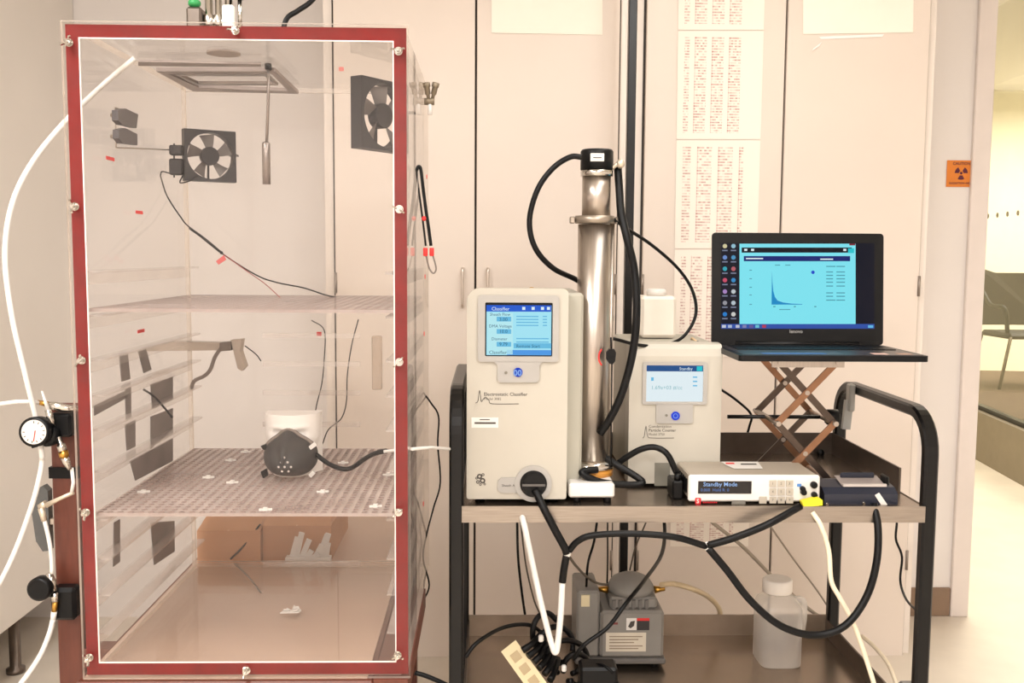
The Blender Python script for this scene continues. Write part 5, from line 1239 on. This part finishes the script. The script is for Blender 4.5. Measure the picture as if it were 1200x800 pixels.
for (x, y, lab) in ((634, 748, 'small silver cord clip in the black cord coil above the power strip'), (661, 783, 'small white cord clip at the foot of the white hose bend')):
    tag(MB().box(P(x, y, 2.26).x - .006, P(x, y, 2.26).x + .006, 2.255, 2.268, P(x, y, 2.26).z - .008, P(x, y, 2.26).z + .008, bev=.003).build('cord_clip', white), lab, 'clip')
ad = thing('power_adapter', P(700, 800, 2.2), 'black power adapter brick low before the vacuum pump', 'adapter')
MB().box(P(680, 800, 2.2).x, P(724, 800, 2.2).x, 2.2, 2.26, ZLO, P(700, 783, 2.2).z, bev=.006).build('brick', black, ad)
MB().tube(pcurve([(724, 800, 2.23), (716, 786, 2.2), (704, 778, 2.22), (692, 780, 2.24)]), .0035, 8).build('lead', rubber, ad)

# ------------------------------------------------------------------ hoses in front of the cart
def joint(x, y, Y, label): return tag(MB().sphere(P(x, y, Y), .0095, 10, 7, sc=(1, .8, 1.2)).build('hose_joint', white), label, 'joint')
joint(664.5, 648, 2.14, 'small white Y joint of the black hoses above the pump'); joint(829, 640, 2.14, 'small white joint of the black hoses under the white meter')
cable('black_hose', [(627, 574, 2.172), (637, 595, 2.15), (650, 620, 2.14), (661, 640, 2.138), (664, 648, 2.14)], 9.5, rubber, 'black hose dropping from the inlet plug to the Y joint', 'black sampling hoses', 'hose', 12)
cable('black_hose', [(664, 650, 2.142), (661, 666, 2.14), (659, 682, 2.14)], 9, rubber, 'short black hose stub between Y joint and white hose', 'black sampling hoses', 'hose', 12)
cable('white_hose', [(659, 681, 2.14), (657, 720, 2.14), (653.5, 755, 2.14), (651, 764, 2.14), (647, 756, 2.145), (636, 715, 2.15), (624, 660, 2.155), (614, 614, 2.15), (610, 600, 2.2)], 7.5, tubew, 'white hose hanging in a V under the cart shelf', None, 'hose', 12)
cable('black_hose', [(667, 645, 2.14), (677, 634, 2.135), (695, 627, 2.13), (740, 625, 2.13), (790, 629, 2.13), (828, 640, 2.14)], 8, rubber, 'black hose running level under the shelf between the two joints', 'black sampling hoses', 'hose', 12)
cable('black_hose', [(829, 639, 2.14), (860, 630, 2.13), (900, 614, 2.12), (938, 593, 2.15)], 9, rubber, 'black hose rising from the joint to the yellow plug', 'black sampling hoses', 'hose', 12)
cable('black_hose', [(830, 642, 2.138), (852, 668, 2.13), (880, 704, 2.12), (915, 733, 2.11), (955, 744, 2.11), (990, 733, 2.11), (1015, 700, 2.12), (1027, 660, 2.13), (1029, 620, 2.15), (1024, 590, 2.178)], 9, rubber, 'black hose hanging in a big loop below the navy box', 'black sampling hoses', 'hose', 12)
cable('slack_cable', [(952, 600, 2.165), (962, 616, 2.15), (971, 645, 2.15), (974, 680, 2.15), (984, 700, 2.15), (1000, 730, 2.15), (1016, 775, 2.15), (1030, 820, 2.15)], 6, mat('ivory_cord', (240, 226, 200), .5), 'ivory cord dropping from the yellow plug past the cart', None, 'cord', 10)
cable('slack_cable', [(1010, 745, 2.6), (1025, 758, 2.55), (1042, 780, 2.5), (1055, 815, 2.45)], 5, mat('ivory_cord', (240, 226, 200), .5), 'ivory cord crossing behind the cart near its right leg', None, 'cord', 8)
cable('slack_cable', [(825, 600, 2.79), (835, 612, 2.8), (870, 640, 2.8), (908, 678, 2.8), (950, 715, 2.8), (980, 738, 2.8), (1010, 800, 2.82)], 4.5, mat('grey_cord', (170, 158, 142), .5), 'grey cord slanting down behind the jug', None, 'cord', 8)
cable('slack_cable', [(893, 600, 2.79), (900, 612, 2.8), (930, 655, 2.8), (960, 695, 2.8), (985, 735, 2.8)], 2.2, mat('grey_cord', (170, 158, 142), .5), 'thin grey string slanting behind the jug cap', None, 'cord', 6)
# hoses at the column
cable('column_hose', [(682, 184, 2.27), (668, 184, 2.27), (648, 197, 2.27), (630, 222, 2.27), (620.5, 258, 2.27), (627, 290, 2.27), (648, 314, 2.3), (676, 328, 2.36), (700, 345, 2.38), (715, 365, 2.38), (714, 385, 2.36), (703, 405, 2.345)], 6.5, rubber, 'black hose looping out left from the column cap', 'black hoses at the column', 'hose', 12)
cable('column_hose', [(724, 196, 2.31), (726, 225, 2.3), (728, 250, 2.28), (735, 280, 2.26), (743, 315, 2.26), (746, 360, 2.25), (742, 410, 2.25), (729, 460, 2.25), (714, 492, 2.255), (703, 508, 2.262)], 9.5, rubber, 'thick black hose bowing down right of the steel column', 'black hoses at the column', 'hose', 12)
cable('column_cable', [(718, 256, 2.29), (735, 268, 2.3), (765, 288, 2.36), (795, 315, 2.42), (812, 342, 2.45), (815, 370, 2.45), (800, 395, 2.44), (775, 405, 2.4), (748, 404, 2.35), (720, 397, 2.32), (704, 395, 2.34)], 4, rubber, 'thin black cable arcing from the column collar over the particle counter')
cable('base_hose', [(702, 530, 2.30), (720, 543, 2.27), (742, 556, 2.25), (753, 565, 2.24), (740, 568, 2.235), (705, 565, 2.225), (684, 556, 2.225), (684, 552, 2.23), (700, 550, 2.24)], 8.5, rubber, 'black hose curled around the column base', None, 'hose', 12)
cable('base_hose', [(720, 546, 2.30), (735, 535, 2.29), (752, 526, 2.28), (768, 524, 2.27), (782, 532, 2.26), (792, 552, 2.26), (800, 566, 2.27)], 7.5, rubber, 'black hose arching between column base and white meter', None, 'hose', 12)
lz = thing('meter_side_connectors', P(800, 590, 2.25), 'dark connector block at the side of the white meter', 'connector')
MB().box(ex0 - .03, ex0 - .004, 2.23, 2.3, ZSH, ZSH + .045, bev=.004).build('connector_block', black, lz)
MB().cyl((ex0 - .017, 2.24, ZSH + .045), (ex0 - .017, 2.24, ZSH + .06), .008, 10).build('connector_stub', rubber, lz)
# thin cables behind and under the cart
G = 'thin cables behind the cart'
cable('thin_cable', [(606, 605, 2.8), (607, 650, 2.8), (611, 690, 2.8), (616, 725, 2.8)], 3, rubber, 'thin black cable hanging behind the cart near its left legs', G)
cable('thin_cable', [(610, 610, 2.82), (616, 660, 2.82), (625, 700, 2.82), (632, 718, 2.82)], 2, mat('olive_tube', (92, 82, 70), .4), 'thin olive cable hanging behind the white hose', G)
cable('thin_cable', [(700, 608, 2.6), (696, 635, 2.58), (689, 660, 2.55), (687, 690, YV + .05)], 3, rubber, 'thin black cable reaching down to the pump motor housing', G)
cable('thin_cable', [(775, 590, 2.8), (779, 620, 2.75), (775, 650, 2.6), (755, 680, 2.35), (735, 705, 2.24), (712, 735, 2.22), (685, 755, 2.2), (672, 772, 2.22)], 5, rubber, 'black cable crossing in front of the vacuum pump', G)
cable('thin_cable', [(712, 600, YRc + .015), (712, 620, YRc + .015), (712, 660, YRc + .02), (711, 700, YRc + .02)], 2, rubber, 'thin dark cable hanging straight behind the pump', G)
cable('thin_cable', [(759, 600, YRc + .015), (757, 612, YRc + .015), (745, 640, YRc + .02), (738, 668, YRc + .02)], 2, mat('olive_tube', (92, 82, 70), .4), 'thin olive cable hanging behind the pump dome', G)
cable('thin_cable', [(545, 770, 2.14), (560, 752, 2.16), (590, 735, 2.25), (620, 732, 2.32), (640, 745, 2.34)], 5, rubber, 'black cable running from the coil past the cart left leg', G)
cable('thin_cable', [(1050, 600, 2.5), (1051, 612, 2.5), (1050, 632, 2.5), (1057, 652, 2.5), (1055, 680, 2.5), (1062, 702, 2.4), (1077, 718, 2.21)], 3, rubber, 'thin black cable hanging beside the cart right leg', G)
cable('thin_cable', [(843, 455, 2.78), (862, 468, 2.78), (880, 485, 2.785), (878, 500, 2.79), (875, 510, 2.79)], 3, rubber, 'thin black cable behind the cart between counter and lab jack', G)
cable('floor_cable', [(486, 788, 2.2), (500, 792, 2.2), (525, 803, 2.2), (545, 815, 2.2)], 6, rubber, 'black cable low beside the chamber stand')

# ------------------------------------------------------------------ tall chair behind the glass partition
fz = kz
cY = 8.05
cb_ = P(1190, 457, cY)
chx = P(1205, 380, cY).x
cr_ = thing('tall_chair', (chx, cY, fz), 'black high chair with arms behind the glass partition', 'chair')
ztop = P(1160, 313, cY).z; zseat = P(1180, 388, cY).z
mesh = mat('chair_mesh', (58, 50, 44), .7, var=.1); legm = mat('chair_leg', (120, 108, 92), .4, .6)
cw = .29
MB().prism([Vector((chx - cw, cY + .2, zseat + .04)), Vector((chx + cw, cY + .2, zseat + .04)), Vector((chx + cw * 1.15, cY + .24, ztop - .02)), Vector((chx + cw * .6, cY + .25, ztop - .05)), Vector((chx - cw * .6, cY + .25, ztop - .05)), Vector((chx - cw * 1.15, cY + .24, ztop))], (0, .03, 0)).build('backrest', mesh, cr_)
MB().box(chx - cw, chx + cw, cY - .25, cY + .22, zseat - .05, zseat, bev=.02).build('seat', mat('chair_seat', (38, 36, 36), .6), cr_)
for s in (-1, 1):
    MB().tube(curve([(chx + s * cw * 1.05, cY + .2, ztop - .2), (chx + s * cw * 1.12, cY - .0, zseat + .22), (chx + s * cw * 1.12, cY - .22, zseat + .2), (chx + s * cw * 1.05, cY - .24, zseat)], 5), .018, 8).build('armrest', black, cr_)
    for y in (-.24, .22): MB().tube([(chx + s * cw * .95, cY + y, zseat - .03), (chx + s * cw * 1.25, cY + y * 1.1, fz)], .014, 8).build('leg', legm, cr_)
